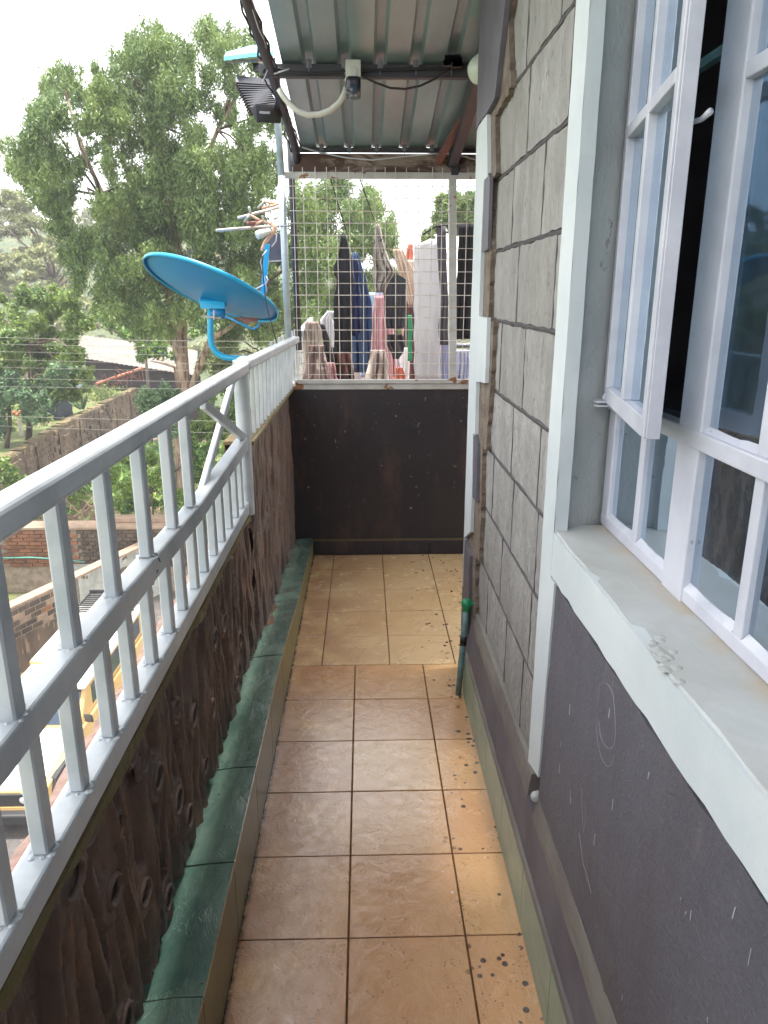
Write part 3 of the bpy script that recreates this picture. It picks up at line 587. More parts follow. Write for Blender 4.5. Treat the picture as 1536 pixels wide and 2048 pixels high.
hg=MB(); hg.box(.505,FX+.004,1.60,1.625,1.392,1.396).box(.505,FX+.004,1.60,1.625,1.383,1.387); vs,fs=halfdisc((.545,1.618,1.397),.024,(1,0,0),(0,0,1),.003); hg.add(vs,fs); hg.build('hinge','frame_paint',win,bevel=.001)
hd=MB(); hd.tube([lp(LW-.03,1.865,-.012),lp(LW-.02,1.868,-.03),lp(LW+.012,1.872,-.034)],[.004,.004,.005],10).build('handle','frame_paint',leafo,smooth=True)
wg=MB(); wg.tube([(.62,1.64,2.02),(.62,-.1,2.02)],.011,8)
tag(wg.build('curtain_rail','teal_pipe'),'thin teal rail seen through the gap of the open window leaf','curtain rail')
def curtain(name,y0,y1,z0,z1,x,m,amp,waves,label):
    n=90; vs=[];fs=[]
    for i in range(n+1):
        u=i/n; y=y0+(y1-y0)*u
        for j in range(9):
            w_=j/8; vs.append((x+amp*math.sin(u*waves*6.283+w_*.9)+amp*.4*math.sin(u*waves*15+w_*2),y+.008*math.sin(w_*5+u*9),z0+(z1-z0)*w_))
    for i in range(n):
        for j in range(8): a=i*9+j; fs.append((a,a+1,a+10,a+9))
    return tag(MB().add(vs,fs).build(name,m,smooth=True,solid=.002),label,'curtain')
curtain('curtain',1.60,-.15,.95,1.40,.605,'curtain',.012,11,'dark grey curtain hanging behind the low window panes')
curtain('curtain',1.12,.98,1.42,2.6,.63,'curtain_pale',.02,2,'pale blue gathered curtain behind the tall pane right of the open leaf')
# ================================================================ RAILING
rail=thing('balcony_railing','white steel balcony railing with square balusters and a crossed end bay','railing',(-.475,1,.79))
RX=-.476
MB().box(-.50,-.452,Y0,2.80,.797,.845).build('bottom_rail','rail_paint',rail,bevel=.005)
MB().box(-.468,-.4245,Y0,2.775,1.338,1.381).build('top_rail','rail_paint',rail,bevel=.009,seg=3)
def poly_bar(pts,w,h):
    mb=MB(); vs=[];fs=[]
    for p in pts:
        x,y,z=p; vs+=[(x-w/2,y,z-h/2),(x+w/2,y,z-h/2),(x+w/2,y,z+h/2),(x-w/2,y,z+h/2)]
    for i in range(len(pts)-1):
        for k in range(4): fs.append((i*4+k,i*4+(k+1)%4,i*4+4+(k+1)%4,i*4+4+k))
    fs+=[(0,1,2,3),tuple(reversed(range(len(vs)-4,len(vs))))]; return mb.add(vs,fs)
poly_bar([(-.464,Y0,1.105),(-.464,.35,1.10),(-.464,.80,1.070),(-.464,1.25,1.068),(-.464,1.95,1.054),(-.464,2.775,1.078)],.042,.050).build('mid_rail','rail_paint',rail,bevel=.005)
ups=[1.197,1.446,1.679,1.921,2.089]
ub=MB().box(-.0125,.0125,-.02,.02,0,1.338-1.052); ume=meshof(MB().box(-.012,.012,-.0165,.0165,0,.258),'rail_paint','upper_baluster',.003)
UY=[.861,1.067,1.269,1.484,1.70,1.888]
for y in UY+[.58,.33,.08]: piece('baluster',ume,rail,(-.462,y,1.084 if y>1.6 else 1.09))
lme=meshof(MB().box(-.012,.012,-.0155,.0155,0,.205),'rail_paint','lower_baluster',.003)
LY=[.10,.25,.41,.56,.67,.783,.908,1.049,1.202,1.335,1.48,1.633,1.767,1.909,2.036,2.178,2.31,2.45,2.58,2.70]
for y in LY:
    piece('baluster',lme,rail,(-.472,y,.8445))
MB().tube([(-.462,2.80,.79),(-.462,2.80,1.385)],.027,20).build('post','rail_paint',rail,smooth=False,bevel=.002)
MB().lathe((-.452,2.80,1.372),(0,1,0),[(.0005,-.036),(.018,-.034),(.026,-.02),(.027,0),(.027,.02)],16).build('post_cap','rail_paint',rail,smooth=True)
MB().bar((-.478,2.76,1.335),(-.478,2.085,1.06),.018,.030,side=(1,0,0)).build('cross_brace','rail_paint',rail,bevel=.003)
MB().bar((-.456,2.10,1.322),(-.456,2.775,1.095),.018,.030,side=(1,0,0)).build('cross_brace','rail_paint',rail,bevel=.003)
MB().bar((-.456,.80,1.062),(-.456,.10,1.33),.018,.030,side=(1,0,0)).build('cross_brace','rail_paint',rail,bevel=.003)
# weld beads
for x_,ylist,z_ in ((-.472,LY[2:12],.8448),(-.462,UY,1.0915)):
    for y in ylist:
        mb=MB()
        for k in range(9):
            a=2*math.pi*k/9; ca,sa=math.cos(a),math.sin(a); q=1/max(abs(ca)/.0165,abs(sa)/.021); mb.lathe((x_+ca*q+random.uniform(-.002,.002),y+sa*q+random.uniform(-.002,.002),z_ if z_<1 else float(np.interp(y,[.8,1.25,1.95],[1.095,1.093,1.079]))-.0005),(0,0,1),[(random.uniform(.003,.008),0),(random.uniform(.002,.005),.0015),(.0004,.0025)],6)
        mb.build('weld_bead','rail_paint',rail)
mb=MB(); mb.tube([(-.440,1.50,1.07),(-.445,1.495,1.092),(-.470,1.475,1.094),(-.487,1.462,1.075),(-.487,1.458,1.04),(-.45,1.47,1.03),(-.441,1.48,1.06)],.0012,5)
tag(mb.build('binding_wire','dark_steel'),'thin wire loop tied around the middle rail','wire')
# second length of railing, thin close bars
r2=thing('balcony_railing','short length of white railing with close thin bars beyond the round post','railing',(-.44,3.6,1.07))
A=V(-.452,2.835,1.365); B=V(-.405,4.50,1.362)
MB().bar(A,B,.044,.040,side=(1,0,0)).build('top_rail','rail_paint',r2,bevel=.010,seg=3)
n=15
for i in range(n):
    t_=(i+.6)/n; p=A.lerp(B,t_); p2=V(-.455+.015*t_,p.y,1.074); MB().bar(p2,V(p.x-.004,p.y,1.347),.014,.016,side=(1,0,0)).build('bar','rail_paint',r2)
# ================================================================ WIRE SCREEN on the end wall
sc=thing('wire_screen','square mesh wire screen in a white steel frame above the black parapet','screen',(0,4.53,1.1))
MB().box(-.455,.90,4.515,4.548,2.243,2.276).build('top_bar','screen_bar',sc,bevel=.003)
MB().box(-.425,.90,4.515,4.548,1.099,1.123).build('bottom_bar','screen_bar',sc,bevel=.003)
MB().bar(at(905,352,4.53),at(905,766,4.53),.044,.04,side=(1,0,0)).build('post','screen_bar',sc,bevel=.003)
MB().bar(at(911,225,4.53),at(909,351,4.53),.042,.038,side=(1,0,0)).build('post_top','dark_steel',sc,bevel=.003)
vw=meshof(MB().tube([(0,0,1.123),(random.uniform(-.003,.003),0,1.7),(0,0,2.30)],.0022,5),'zinc_wire','upright_wire')
hw=meshof(MB().tube([(-.42,0,0),(.88,0,0)],.0022,5),'zinc_wire','cross_wire')
for k in range(20): piece('wire',vw,sc,(-.40+.0655*k+random.uniform(-.003,.003),4.512,0),(random.uniform(-.006,.006),random.uniform(-.006,.006),0)) 
for k in range(17): piece('wire',hw,sc,(0,4.508,1.155+.0655*k+random.uniform(-.002,.002)),(0,random.uniform(-.003,.003),0))
lp_=thing('pole','light grey painted round pole standing at the far railing corner','pole',(-.42,4.46,1.3))
MB().tube([at(577,685,4.46),at(563,352,4.46)],.020,14).build('lower_tube','pipe_paint',lp_,smooth=True)
MB().tube([at(563,352,4.46),at(552,200,4.46),at(548,150,4.46)],.019,14).build('upper_tube','dark_steel' if 0 else 'pipe_paint',lp_,smooth=True)
MB().tube([at(556,452,4.44),at(576,452,4.44),at(584,450,4.44)],.004,6).build('clamp','light_grey_metal',lp_,smooth=True)
dp=thing('pole','dark blue pole just behind the light one at the mesh corner','pole',(-.4,4.62,1.1))
MB().tube([at(598,700,4.62),at(583,345,4.62),at(580,280,4.62)],.019,12).build('tube','dark_steel',dp,smooth=True)
# ================================================================ ROOF
roof=thing('lean_to_roof','corrugated steel lean-to roof on dark steel purlins over the balcony','roof',(0,3,2.7))
TH=math.atan(.18); RZ=lambda y: 3.215-.18*y
def sheet(x0,x1,y0,y1,dz,name='roof_sheet',m='galvanised_sheet'):
    prof=[]; x=x0; P=.1525; k=0
    # flat pan with a trapezoid rib each pitch (rib is a channel seen from below)
    while x<x1-1e-4:
        for dx,h in ((0,0),(.088,0),(.100,.026),(.134,.026),(.1460,0)): 
            if x+dx<=x1: prof.append((x+dx,h))
        x+=P
    mb=MB(); n=len(prof); vs=[(a,y0,RZ(y0)+h+dz) for a,h in prof]+[(a,y1,RZ(y1)+h+dz) for a,h in prof]
    mb.add(vs,[(i,i+1,n+i+1,n+i) for i in range(n-1)]); return mb.build(name,m,roof,solid=.0008)
sheet(-.345,.428,Y0+.4,YC+.06,.006); sheet(-.345,1.35,YC+.02,4.60,.004)
MB().box(.4305,.60,Y0+.4,YC,2.72,3.3).build('wall_plate','mauve_flat',roof) if 0 else None
for y,xa,xb in ((3.60,-.44,.47),(4.52,-.40,1.3),(2.2,-.44,.46),(.9,-.44,.46)):
    MB().box(xa,xb,y-.02,y+.02,RZ(y)-(.052 if y<4 else .024),RZ(y)-.003).build('purlin','dark_steel',roof,bevel=.002)
MB().bar((.50,YC+.05,RZ(YC)-.06),(.50,4.5,RZ(4.5)-.06),.05,.09,side=(1,0,0)).build('rafter','dark_steel',roof)
MB().bar((.56,3.5,2.56),(.42,4.52,2.33),.03,.035).build('brace','rust_sheet',roof)
MB().bar((.97,YC+.05,RZ(YC)-.06),(.97,4.5,RZ(4.5)-.06),.05,.09,side=(1,0,0)).build('rafter','rust_sheet',roof)
MB().box(-.39,1.3,4.549,4.575,2.262,RZ(4.52)-.026).build('fascia_board','old_board',roof)
for y in (3.60,4.52):
    for k in range(5):
        x=-.345+.1525*k+.117; MB().box(x-.012,x+.012,y-.030,y-.022,RZ(y)-.02,RZ(y)+.012).tube([(x,y-.034,RZ(y)-.045),(x,y-.034,RZ(y)+.015)],.0022,6).build('hook_bolt','light_grey_metal',roof)
edge=MB(); e0,e1=at(592,300,4.52),at(545,150,3.62); e2=at(490,-10,3.05); e3=e2+(e2-e1)*.35
edge.tube([at(597,345,4.6),e0,e1,e2,e3],.022,10).build('edge_beam','dark_steel',roof,smooth=True)
cb=MB()
for k in range(3):
    pts=[e0.lerp(e1,i/8)+V(random.uniform(-.018,.018)+.024*(k-1),-.02,random.uniform(-.015,.01)-.01*k) for i in range(9)]+[e1.lerp(e3,i/10)+V(random.uniform(-.012,.012)+.02*(k-1),-.02,random.uniform(-.01,.01)) for i in range(1,11)]
    cb.tube(pts,.0045,6)
tag(cb.build('cable_bundle','black_cable',smooth=True),'black cables tied along the dark sloping edge beam of the roof','cables')
# outer brighter gap strip: flashing beside the beam
MB().bar(at(520,120,3.62),at(548,122,3.6),.03,.03).build('bracket','old_board',roof)
# thin wire ties
mb=MB(); mb.tube([at(548,112,3.55),at(533,145,3.53),at(525,165,3.5)],.0022,5).tube([at(548,148,3.55),at(578,138,3.52)],.003,5).tube([at(545,190,3.9),at(556,205,3.88),at(566,200,3.9)],.0018,5)
mb.tube([at(505,20,3.1),at(518,60,3.2),at(528,80,3.3),at(540,120,3.5)],.002,5)
tag(mb.build('tie_wire','white_cable',smooth=True),'loose white wire ends tied to the roof edge beam','wire')
mb=MB(); pts=[at(px_,py_,4.47) for px_,py_ in ((598,293),(640,305),(690,315),(745,320),(800,314),(870,307),(920,310),(952,320))]; mb.tube(pts,.004,6)
tag(mb.build('cable','white_cable',smooth=True),'white cable sagging along the weathered board under the roof','cable')
mb=MB(); mb.tube([at(a_,b_,3.56) for a_,b_ in ((548,135),(590,145),(640,146),(690,142),(740,140),(800,138),(860,136),(925,136))],.0045,6)
tag(mb.build('cable','black_cable',smooth=True),'black cable running beneath the purlin through the camera box','cable')
mb=MB(); mb.tube([at(a_,b_,3.5) for a_,b_ in ((724,152),(750,165),(780,176),(810,178),(840,172),(870,158),(893,143),(900,138))],.0045,6)
tag(mb.build('cable','black_cable',smooth=True),'black cable drooping in a loop right of the security camera','cable')
# ---- security camera
cc=thing('security_camera','black bullet security camera under a white junction box on the purlin','camera',tuple(at(706,128,3.58)))
p0=at(691,124,3.54);p1=at(722,158,3.54)
MB().box(p0.x,p1.x,3.50,3.56,p1.z,p0.z).build('junction_box','white_plastic',cc,bevel=.004)
c_=at(706,146,3.5); MB().lathe((c_.x,3.502,c_.z+.005),(0,-1,0),[(.02,0),(.02,.004),(.016,.006),(.0005,.006)],16).build('box_knob','white_plastic',cc)
c_=at(706,158,3.53); MB().lathe(c_,(0,0,-1),[(.026,-.006),(.036,0),(.036,.008),(.026,.014),(.026,.022),(.018,.026)],20).build('swivel','white_plastic',cc,smooth=True)
a_=at(692,163,3.5);b_=at(722,196,3.5); bd=MB().box(a_.x,b_.x,3.40,3.55,b_.z,a_.z).build('camera_body','black_plastic',cc,bevel=.018,seg=4)
c_=at(707,178,3.4); MB().lathe((c_.x,3.4005,c_.z),(0,-1,0),[(.018,0),(.018,.004),(.012,.005),(.0005,.006)],18).build('lens','car_glass',cc,smooth=True)
for dx in (-.008,.008):
    MB().lathe((c_.x+dx,3.3995,c_.z-.024),(0,-1,0),[(.0045,0),(.0045,.002),(.0003,.003)],8).build('lamp','lens',cc)
MB().tube([at(a,b,3.55) for a,b in ((692,175),(688,190),(678,206),(660,221),(638,229),(615,230),(595,222),(578,207),(566,192),(558,178))],.0125,12).build('conduit','white_plastic',cc,smooth=True)
# ---- wall lamp
lm=thing('wall_lamp','frosted white dome lamp at the wall end of the purlin','lamp',tuple(at(952,140,3.4)))
c_=at(955,138,3.35); MB().lathe((c_.x+.02,3.35,c_.z),(-.85,-.25,-.42),[(.058,-.01),(.056,.01),(.05,.03),(.038,.048),(.02,.058),(.0005,.062)],20).build('dome','lamp_glass',lm,smooth=True)
MB().lathe((c_.x+.02,3.35,c_.z),(-.85,-.25,-.42),[(.0005,-.03),(.05,-.03),(.06,-.02),(.058,-.009)],20).build('base','white_plastic',lm,smooth=True)
mb=MB()
for k in range(26): p=at(905+random.uniform(-14,14),122+random.uniform(-9,8),3.52); mb.box(p.x-.012,p.x+.012,p.y-.012,p.y+.012,p.z-.01,p.z+.01)
tag(mb.build('wire_tangle','black_cable'),'dark tangle of tape and wire where the purlin meets the wall','wires')
# ---- floodlight and blue awning edge beyond the roof edge
fl=thing('floodlight','black finned floodlight seen from behind, outside the roof edge','floodlight',tuple(at(520,200,4.0)))
def quadbox(pts,dep,name,m,par,bevel=0):
    mb=MB(); n=len(pts); mb.add([Vector(p) for p in pts]+[Vector(p)+Vector(dep) for p in pts],[tuple(range(n)),tuple(reversed(range(n,2*n)))]+[(i,(i+1)%n,n+(i+1)%n,n+i) for i in range(n)]); return mb.build(name,m,par,bevel=bevel)
q=[at(471,163,3.95),at(560,170,4.15),at(560,214,4.10),at(502,228,3.85)]
quadbox(q,(0,.02,.03),'housing','black_plastic',fl)
for k in range(13):
    u=(k+.5)/13; a=q[0].lerp(q[3],u)+V(0,-.012,-.008); b=q[1].lerp(q[2],u)+V(0,-.012,-.008); MB().bar(a,b,.004,.022,side=(q[3]-q[0])).build('fin','dark_steel',fl)
quadbox([at(500,218,3.84),at(512,208,3.84),at(560,208,3.98),at(560,247,3.98),at(514,245,3.84)],(0,.05,.01),'driver_box','dark_steel',fl,.003)
quadbox([at(519,222,3.83),at(540,223,3.83),at(540,228,3.83),at(519,227,3.83)],(0,.004,0),'label_plate','light_grey_metal',fl)
aw=thing('awning_sheet','pale blue plastic sheet edge sticking out left of the roof','awning',tuple(at(500,112,4.3)))
quadbox([at(448,121,4.0),at(452,112,4.3),at(505,97,4.5),at(548,103,4.4),at(546,112,4.2),at(500,114,4.0)],(0,.01,.02),'sheet','sky_blue_plastic',aw)
quadbox([at(452,123,4.02),at(548,114,4.2),at(548,124,4.2),at(500,121,4.02)],(0,.03,0),'rib','light_grey_metal',aw)
quadbox([at(505,126,4.1),at(519,126,4.1),at(520,143,4.1),at(507,141,4.1)],(0,.03,0),'clip','black_plastic',aw)
# ================================================================ SATELLITE DISH
dish=thing('satellite_dish','bright blue satellite dish seen from behind, on a bent blue pole outside the railing','satellite dish',tuple(at(430,690,4.6)))
Cc=at(423,583,4.55); vd=(Cc-V(0,0,CAMH)).normalized(); ru=(rt-vd*rt.dot(vd)).normalized(); uu=ru.cross(vd); nd=(vd*.27+(ru*.397+uu*.918)*.972).normalized()
ax1=(ru*.918-uu*.397); ax1=(ax1-nd*ax1.dot(nd)).normalized(); ax2=nd.cross(ax1).normalized()
nr,na=10,56; vs=[];fs=[]
RD=.402
for i in range(nr+1):
    r_=RD*i/nr
    for k in range(na):
        a=2*math.pi*k/na; vs.append(Cc+ax1*(r_*math.cos(a))+ax2*(r_*.93*math.sin(a))+nd*(.085*(i/nr)**2-.06))
for i in range(nr):
    for k in range(na): fs.append((i*na+k,i*na+(k+1)%na,(i+1)*na+(k+1)%na,(i+1)*na+k))
MB().add(vs,fs).build('reflector','dish_blue',dish,smooth=True,solid=.003)
vs=[];fs=[]
for r_,h in ((RD,.026),(RD+.006,.022),(RD+.006,.0),(RD-.001,.005)):
    for k in range(na): a=2*math.pi*k/na; vs.append(Cc+ax1*(r_*math.cos(a))+ax2*(r_*.93*math.sin(a))+nd*h)
for i in range(4):
    for k in range(na): fs.append((i*na+k,i*na+(k+1)%na,((i+1)%4)*na+(k+1)%na,((i+1)%4)*na+k))
MB().add(vs,fs).build('rim','dish_blue_light',dish,smooth=True)
bp_=[at(398,601,4.47),at(449,603,4.47),at(451,617,4.45),at(401,618,4.45)]; quadbox(bp_,(0,.05,.02),'mount_plate','dish_blue_light',dish,.004)
MB().lathe(at(432,628,4.47),(1,0,0),[(.0005,-.03),(.03,-.03),(.03,.05),(.0005,.05)],14).build('bracket','dish_blue',dish,smooth=True)
MB().tube([at(a,b,4.46) for a,b in ((421,620),(421,650),(421,675),(424,692),(433,706),(447,714),(465,717),(500,717),(548,717))],.0185,16).build('pole','dish_blue_light',dish,smooth=True)
mb=MB(); mb.tube([at(402,633,4.44),at(442,636,4.44)],.006,6).tube([at(428,620,4.42),at(428,640,4.42)],.005,6); mb.build('bolt','aluminium',dish)
MB().tube([at(a,b,4.35) for a,b in ((451,632),(475,644),(500,656),(508,658),(515,654),(519,646))],.007,8).build('lower_strut','dish_blue',dish,smooth=True)
quadbox([at(470,634,4.4),at(517,636,4.4),at(514,643,4.38),at(492,647,4.38)],(0,.02,.0),'cover_strip','rust_sheet',dish)
lnb=at(527,466,4.72); MB().bar(at(526,592,4.78),at(535,488,4.74),.030,.018,side=(1,0,0)).build('feed_arm','dish_blue_light',dish,bevel=.002)
MB().lathe(lnb,(-.75,-.45,-.3),[(.0005,.045),(.024,.045),(.026,.03),(.024,0),(.018,-.02),(.016,-.045),(.0005,-.05)],18).build('feed_horn','white_plastic',dish,smooth=True)
quadbox([at(404,592,4.50),at(411,591,4.50),at(416,595,4.50),at(409,596,4.50)],(0,-.002,-.001),'sticker','cloth_white',dish)
mb=MB(); mb.tube([at(a,b,4.6) for a,b in ((534,500),(524,512),(521,525),(526,545),(532,570),(534,585))],.003,5).tube([at(a,b,4.6) for a,b in ((532,552),(536,560),(532,567),(521,573),(512,578))],.004,5)
tag(mb.build('cable','white_cable',smooth=True),'white cable wound around the feed arm of the dish','cable')
mb=MB(); mb.tube([at(a,b,4.3) for a,b in ((549,497),(553,520),(523,510),(526,545),(530,590),(534,615),(541,640),(548,665),(554,690))][2:],.0032,5)
tag(mb.build('cable','black_cable',smooth=True),'thin black cable dropping past the right end of the dish to the railing','cable')
# ---- television antenna
an=thing('tv_antenna','old television antenna of bare and taped aluminium rods above the dish','antenna',tuple(at(535,470,4.9)))
def rod(a,b,ya,yb,r,m,name='rod'): MB().tube([at(*a,ya),at(*b,yb)],r,8).build(name,m,an,smooth=True)
rod((433,461),(558,451),4.7,5.1,.009,'aluminium','boom'); rod((476,436),(560,414),4.8,5.0,.009,'aluminium')
for a,b,m in (((498,414),(502,430),'aluminium'),((500,430),(489,443),'aluminium'),((502,431),(528,446),'copper_tape'),((528,443),(545,450),'copper_tape'),((525,432),(528,446),'aluminium'),((526,441),(502,454),'copper_tape'),
    ((527,403),(543,402),'aluminium'),((527,405),(516,416),'aluminium'),((530,404),(556,409),'copper_tape'),((552,410),(524,417),'copper_tape'),((495,447),(515,447),'rust_sheet'),((549,438),(558,432),'aluminium')): rod(a,b,4.8,4.85,.0075 if m!='rust_sheet' else .014,m,'element')
MB().tube([at(a,b,4.75) for a,b in ((545,448),(550,455),(547,465),(538,475),(530,486),(526,496),(524,502))],.012,8).build('taped_joint','copper_tape',an,smooth=True)
MB().tube([at(a,b,4.75) for a,b in ((548,463),(553,470),(552,482),(546,490),(543,494))],.004,6).build('cable_end','white_cable',an,smooth=True)
sp=thing('square_panel','small dark square panel in a pale frame behind the light pole','panel',tuple(at(548,500,5.0)))
quadbox([at(537,470,5),at(566,470,5),at(566,525,5),at(537,525,5)],(0,.01,0),'panel','screen_dark',sp)
MB().bar(at(536,490,4.99),at(537,526,4.99),.008,.008).bar(at(536,523,4.99),at(566,521,4.99),.012,.008).build('frame','aluminium',sp)
# ---- water pipe with green cap at the wall foot
tp=thing('standpipe','short teal water pipe with a green cap leaning at the foot of the stone corner','pipe',(.384,2.765,0))
MB().tube([(.385,2.765,0),(.393,2.767,.15),(.402,2.768,.30),(.408,2.77,.405)],.0125,14).build('pipe','teal_pipe',tp,smooth=True)
MB().lathe((.408,2.768,.395),(0,0,1),[(.016,-.012),(.017,0),(.022,.008),(.023,.022),(.018,.034),(.008,.038),(.0005,.038)],18).build('cap','green_plastic',tp,smooth=True)
MB().tube([(.408,2.765,.412),(.428,2.762,.415),(.442,2.76,.413)],.010,12).build('elbow','green_plastic',tp,smooth=True)
MB().tube([(.399,2.768,.23),(.4,2.768,.27)],.0145,12).build('tape','black_cable',tp,smooth=True)
# ================================================================ LAUNDRY beyond the screen
terr=MB().box(-.6,6,YF+.14,11,-.35,-.2).build('terrace','terracotta',kind='structure')
tw=thing('low_wall','low reddish wall behind the hanging laundry','wall',(2,9,0))
MB().box(-.45,4,9.0,9.15,-.2,.78).build('wall_face','terracotta',tw); MB().box(-.47,4,8.97,9.18,.781,.83).build('cap','coping',tw)
tr=thing('terrace_railing','pale railing along the side of the laundry terrace','railing',(-.6,7,0))
MB().bar(at(600,668,4.62),V(-.62,9,1.34),.04,.035,side=(1,0,0)).build('top_rail','rail_paint',tr)
for k in range(18): MB().box(-.60+.0,-.585,4.8+k*.24,4.815+k*.24,-.2,1.33).build('bar','rail_paint',tr)
def line(pa,pb,n=10,sag=.05,r=.0035):
    return [pa.lerp(pb,i/n)-V(0,0,sag*math.sin(math.pi*i/n)) for i in range(n+1)]
L1=[at(661,358,4.56),at(706,505,5.9),at(745,600,7.6),at(760,640,8.9)]; L2=[at(719,356,4.56),at(752,450,5.6),at(800,540,7.3),at(822,585,8.9)]
tag(MB().tube(L1,.004,6).build('washing_line','black_cable',smooth=True),'left black washing line, the one carrying the dark trousers and jeans','washing line')
tag(MB().tube(L2,.004,6).build('washing_line','black_cable',smooth=True),'right black washing line, the one carrying the grey patterned shirt','washing line')
tag(MB().tube([at(845,470,5.05),at(872,452,5.05),at(900,450,5.02),at(985,446,4.98)],.006,6).build('washing_line','black_cable',smooth=True),'short cord holding the long white sheet and black blanket','washing line')
def garment(name,rows,y,m,label,cat='laundry',fold=.02,freq=3,th=.006,group='washing hung out on the terrace'):
    rows=sorted(rows); n=26; nz=22; vs=[];fs=[]; ph=random.uniform(0,6)
    pys=[r[0] for r in rows]; ls=[r[1] for r in rows]; rs=[r[2] for r in rows]
    for j in range(nz+1):
        py=pys[0]+(pys[-1]-pys[0])*j/nz; l=np.interp(py,pys,ls); r=np.interp(py,pys,rs)
        wob=1.2*math.sin(py*.11+ph)
        for i in range(n+1):
            u=i/n; px_=l+(r-l)*u+(wob if i in(0,n) else 0)
            yy=y+.55*fold*(.2+.8*j/nz)*math.sin((u+.12*math.sin(u*5+ph))*freq*6.283+ph+.8*math.sin(j*.22+ph))+fold*.15*math.sin(u*freq*6.7+j*.21+ph*2)*math.sin(j*.17+u*3)
            vs.append(at(float(px_),float(py),yy))
    for j in range(nz):
        for i in range(n): a=j*(n+1)+i; fs.append((a,a+1,a+n+2,a+n+1))
    return tag(MB().add(vs,fs).build(name,m,smooth=True,solid=th),label,cat,group)
garment('trousers',[(466,683,689),(500,679,700),(540,666,708),(560,674,708),(600,668,706),(660,667,702),(720,666,705),(762,672,708)],5.5,'cloth_black','long black garment hanging from the left washing line','trousers')
garment('jeans',[(505,707,713),(520,703,722),(560,700,732),(600,698,742),(650,695,745),(700,700,748),(745,703,748)],5.85,'cloth_denim','blue denim jeans hanging beside the long black garment','jeans',fold=.035)
garment('jacket',[(515,706,716),(560,701,718),(620,699,722),(665,700,720),(672,706,714)],5.7,'cloth_navy','dark blue jacket in front of the blue jeans','jacket')
garment('shirt',[(448,750,757),(480,748,764),(520,747,776),(545,748,790),(570,748,772),(585,752,768)],5.5,'cloth_pattern','grey patterned shirt at the top of the right washing line','shirt',fold=.04,freq=4)
garment('shirt',[(545,768,788),(558,766,812),(600,769,813),(650,768,810),(657,775,805)],5.9,'cloth_dark','charcoal shirt below and right of the patterned shirt','shirt')
garment('shorts',[(668,776,806),(690,774,808),(705,782,806),(718,786,798)],6.0,'cloth_dark','dark shorts under the charcoal shirt','shorts')
garment('dress',[(590,750,766),(630,746,769),(690,744,774),(762,736,782)],5.6,'cloth_pink','pink dress hanging in the middle of the laundry','dress',fold=.035,freq=4)
garment('towel',[(585,735,750),(640,733,750),(700,728,749),(755,722,746)],6.1,'cloth_paleblue','pale blue towel between the jeans and the pink dress','towel')
garment('shirt',[(560,752,770),(620,752,772),(680,760,790),(730,778,800),(762,784,800)],6.4,'cloth_lavender','pale lavender shirt half hidden behind the pink dress','shirt')
garment('blouse',[(498,786,806),(540,796,826),(570,806,830),(600,815,832),(612,818,828)],6.6,'cloth_tan','tan blouse near the far end of the right washing line','blouse')
garment('scarf',[(488,818,825),(510,812,826),(530,810,822)],7.2,'cloth_orange','small orange-red scarf at the end of the washing line','scarf')
garment('scarf',[(630,817,824),(680,817,824),(722,816,823)],6.8,'cloth_green','narrow green scarf beside the long white sheet','scarf')
garment('dress',[(600,812,832),(660,808,832),(762,804,832)],7.2,'cloth_maroon','maroon dress behind the green scarf','dress')
garment('shirt',[(520,814,830),(560,822,834),(610,824,834)],7.0,'cloth_cream','cream shirt against the left edge of the white sheet','shirt')
garment('bed_sheet',[(478,858,884),(490,828,884),(560,828,882),(650,828,881),(763,829,880)],5.15,'cloth_white','long white bed sheet hanging left of the screen post','bed sheet',fold=.007,freq=2.3)
garment('towel',[(453,872,890),(470,874,893),(520,876,893),(600,883,896),(660,878,896),(690,880,898)],5.05,'cloth_grey','grey towel between the white sheet and the screen post','towel')
garment('pillowcase',[(672,880,898),(700,880,899),(763,880,902)],5.2,'cloth_lavender','lavender cloth hanging under the grey towel','cloth')
garment('blanket',[(446,919,960),(500,917,962),(600,912,962),(668,905,962),(678,913,955)],5.0,'cloth_black','large black blanket right of the screen post','blanket',fold=.03)
garment('towel',[(700,908,939),(730,908,939),(764,907,939)],5.4,'cloth_lavender','white-lavender towel below the black blanket','towel')
garment('towel',[(643,610,636),(660,608,642),(700,606,648),(764,604,660)],4.78,'cloth_cream','cream and brown striped towel over the corner rail','towel',fold=.03,freq=4)
garment('towel',[(690,618,648),(725,612,652),(764,606,664)],4.70,'cloth_brown','mottled brown towel low at the left corner of the screen','towel',fold=.03)
garment('cloth',[(622,655,667),(640,641,667),(670,645,667),(695,652,667)],5.2,'cloth_white','white cloth between the striped towel and black garment','cloth')
garment('trousers',[(648,640,648),(680,646,660),(720,652,668),(764,655,672)],5.0,'cloth_dark','dark trousers draped right of the striped towel','trousers')
garment('shirt',[(735,735,760),(750,700,740),(764,690,760)],6.6,'cloth_paleblue','pale shirt in a heap low under the jeans','shirt')
garment('socks',[(735,790,806),(750,788,812),(764,786,812)],6.2,'cloth_orange','orange and pink bundle low beside the pink dress','clothes')
garment('underskirt',[(695,800,818),(740,800,818),(764,800,818)],7.0,'cloth_white','narrow white cloth low beside the maroon dress','cloth')
tag(MB().tube([at(908,692,5.3),at(950,690,5.3)],.016,8).build('rail_tube','light_grey_metal',smooth=True),'short grey tube under the black blanket','tube')
garment('dress',[(590,768,780),(640,766,786),(700,764,792),(763,758,800)],6.3,'cloth_pink','second pink garment just right of the pink dress','dress',fold=.04)
garment('shirt',[(585,724,742),(640,716,746),(700,712,744),(762,706,742)],6.5,'cloth_white','white shirt behind the pale blue towel','shirt',fold=.04)
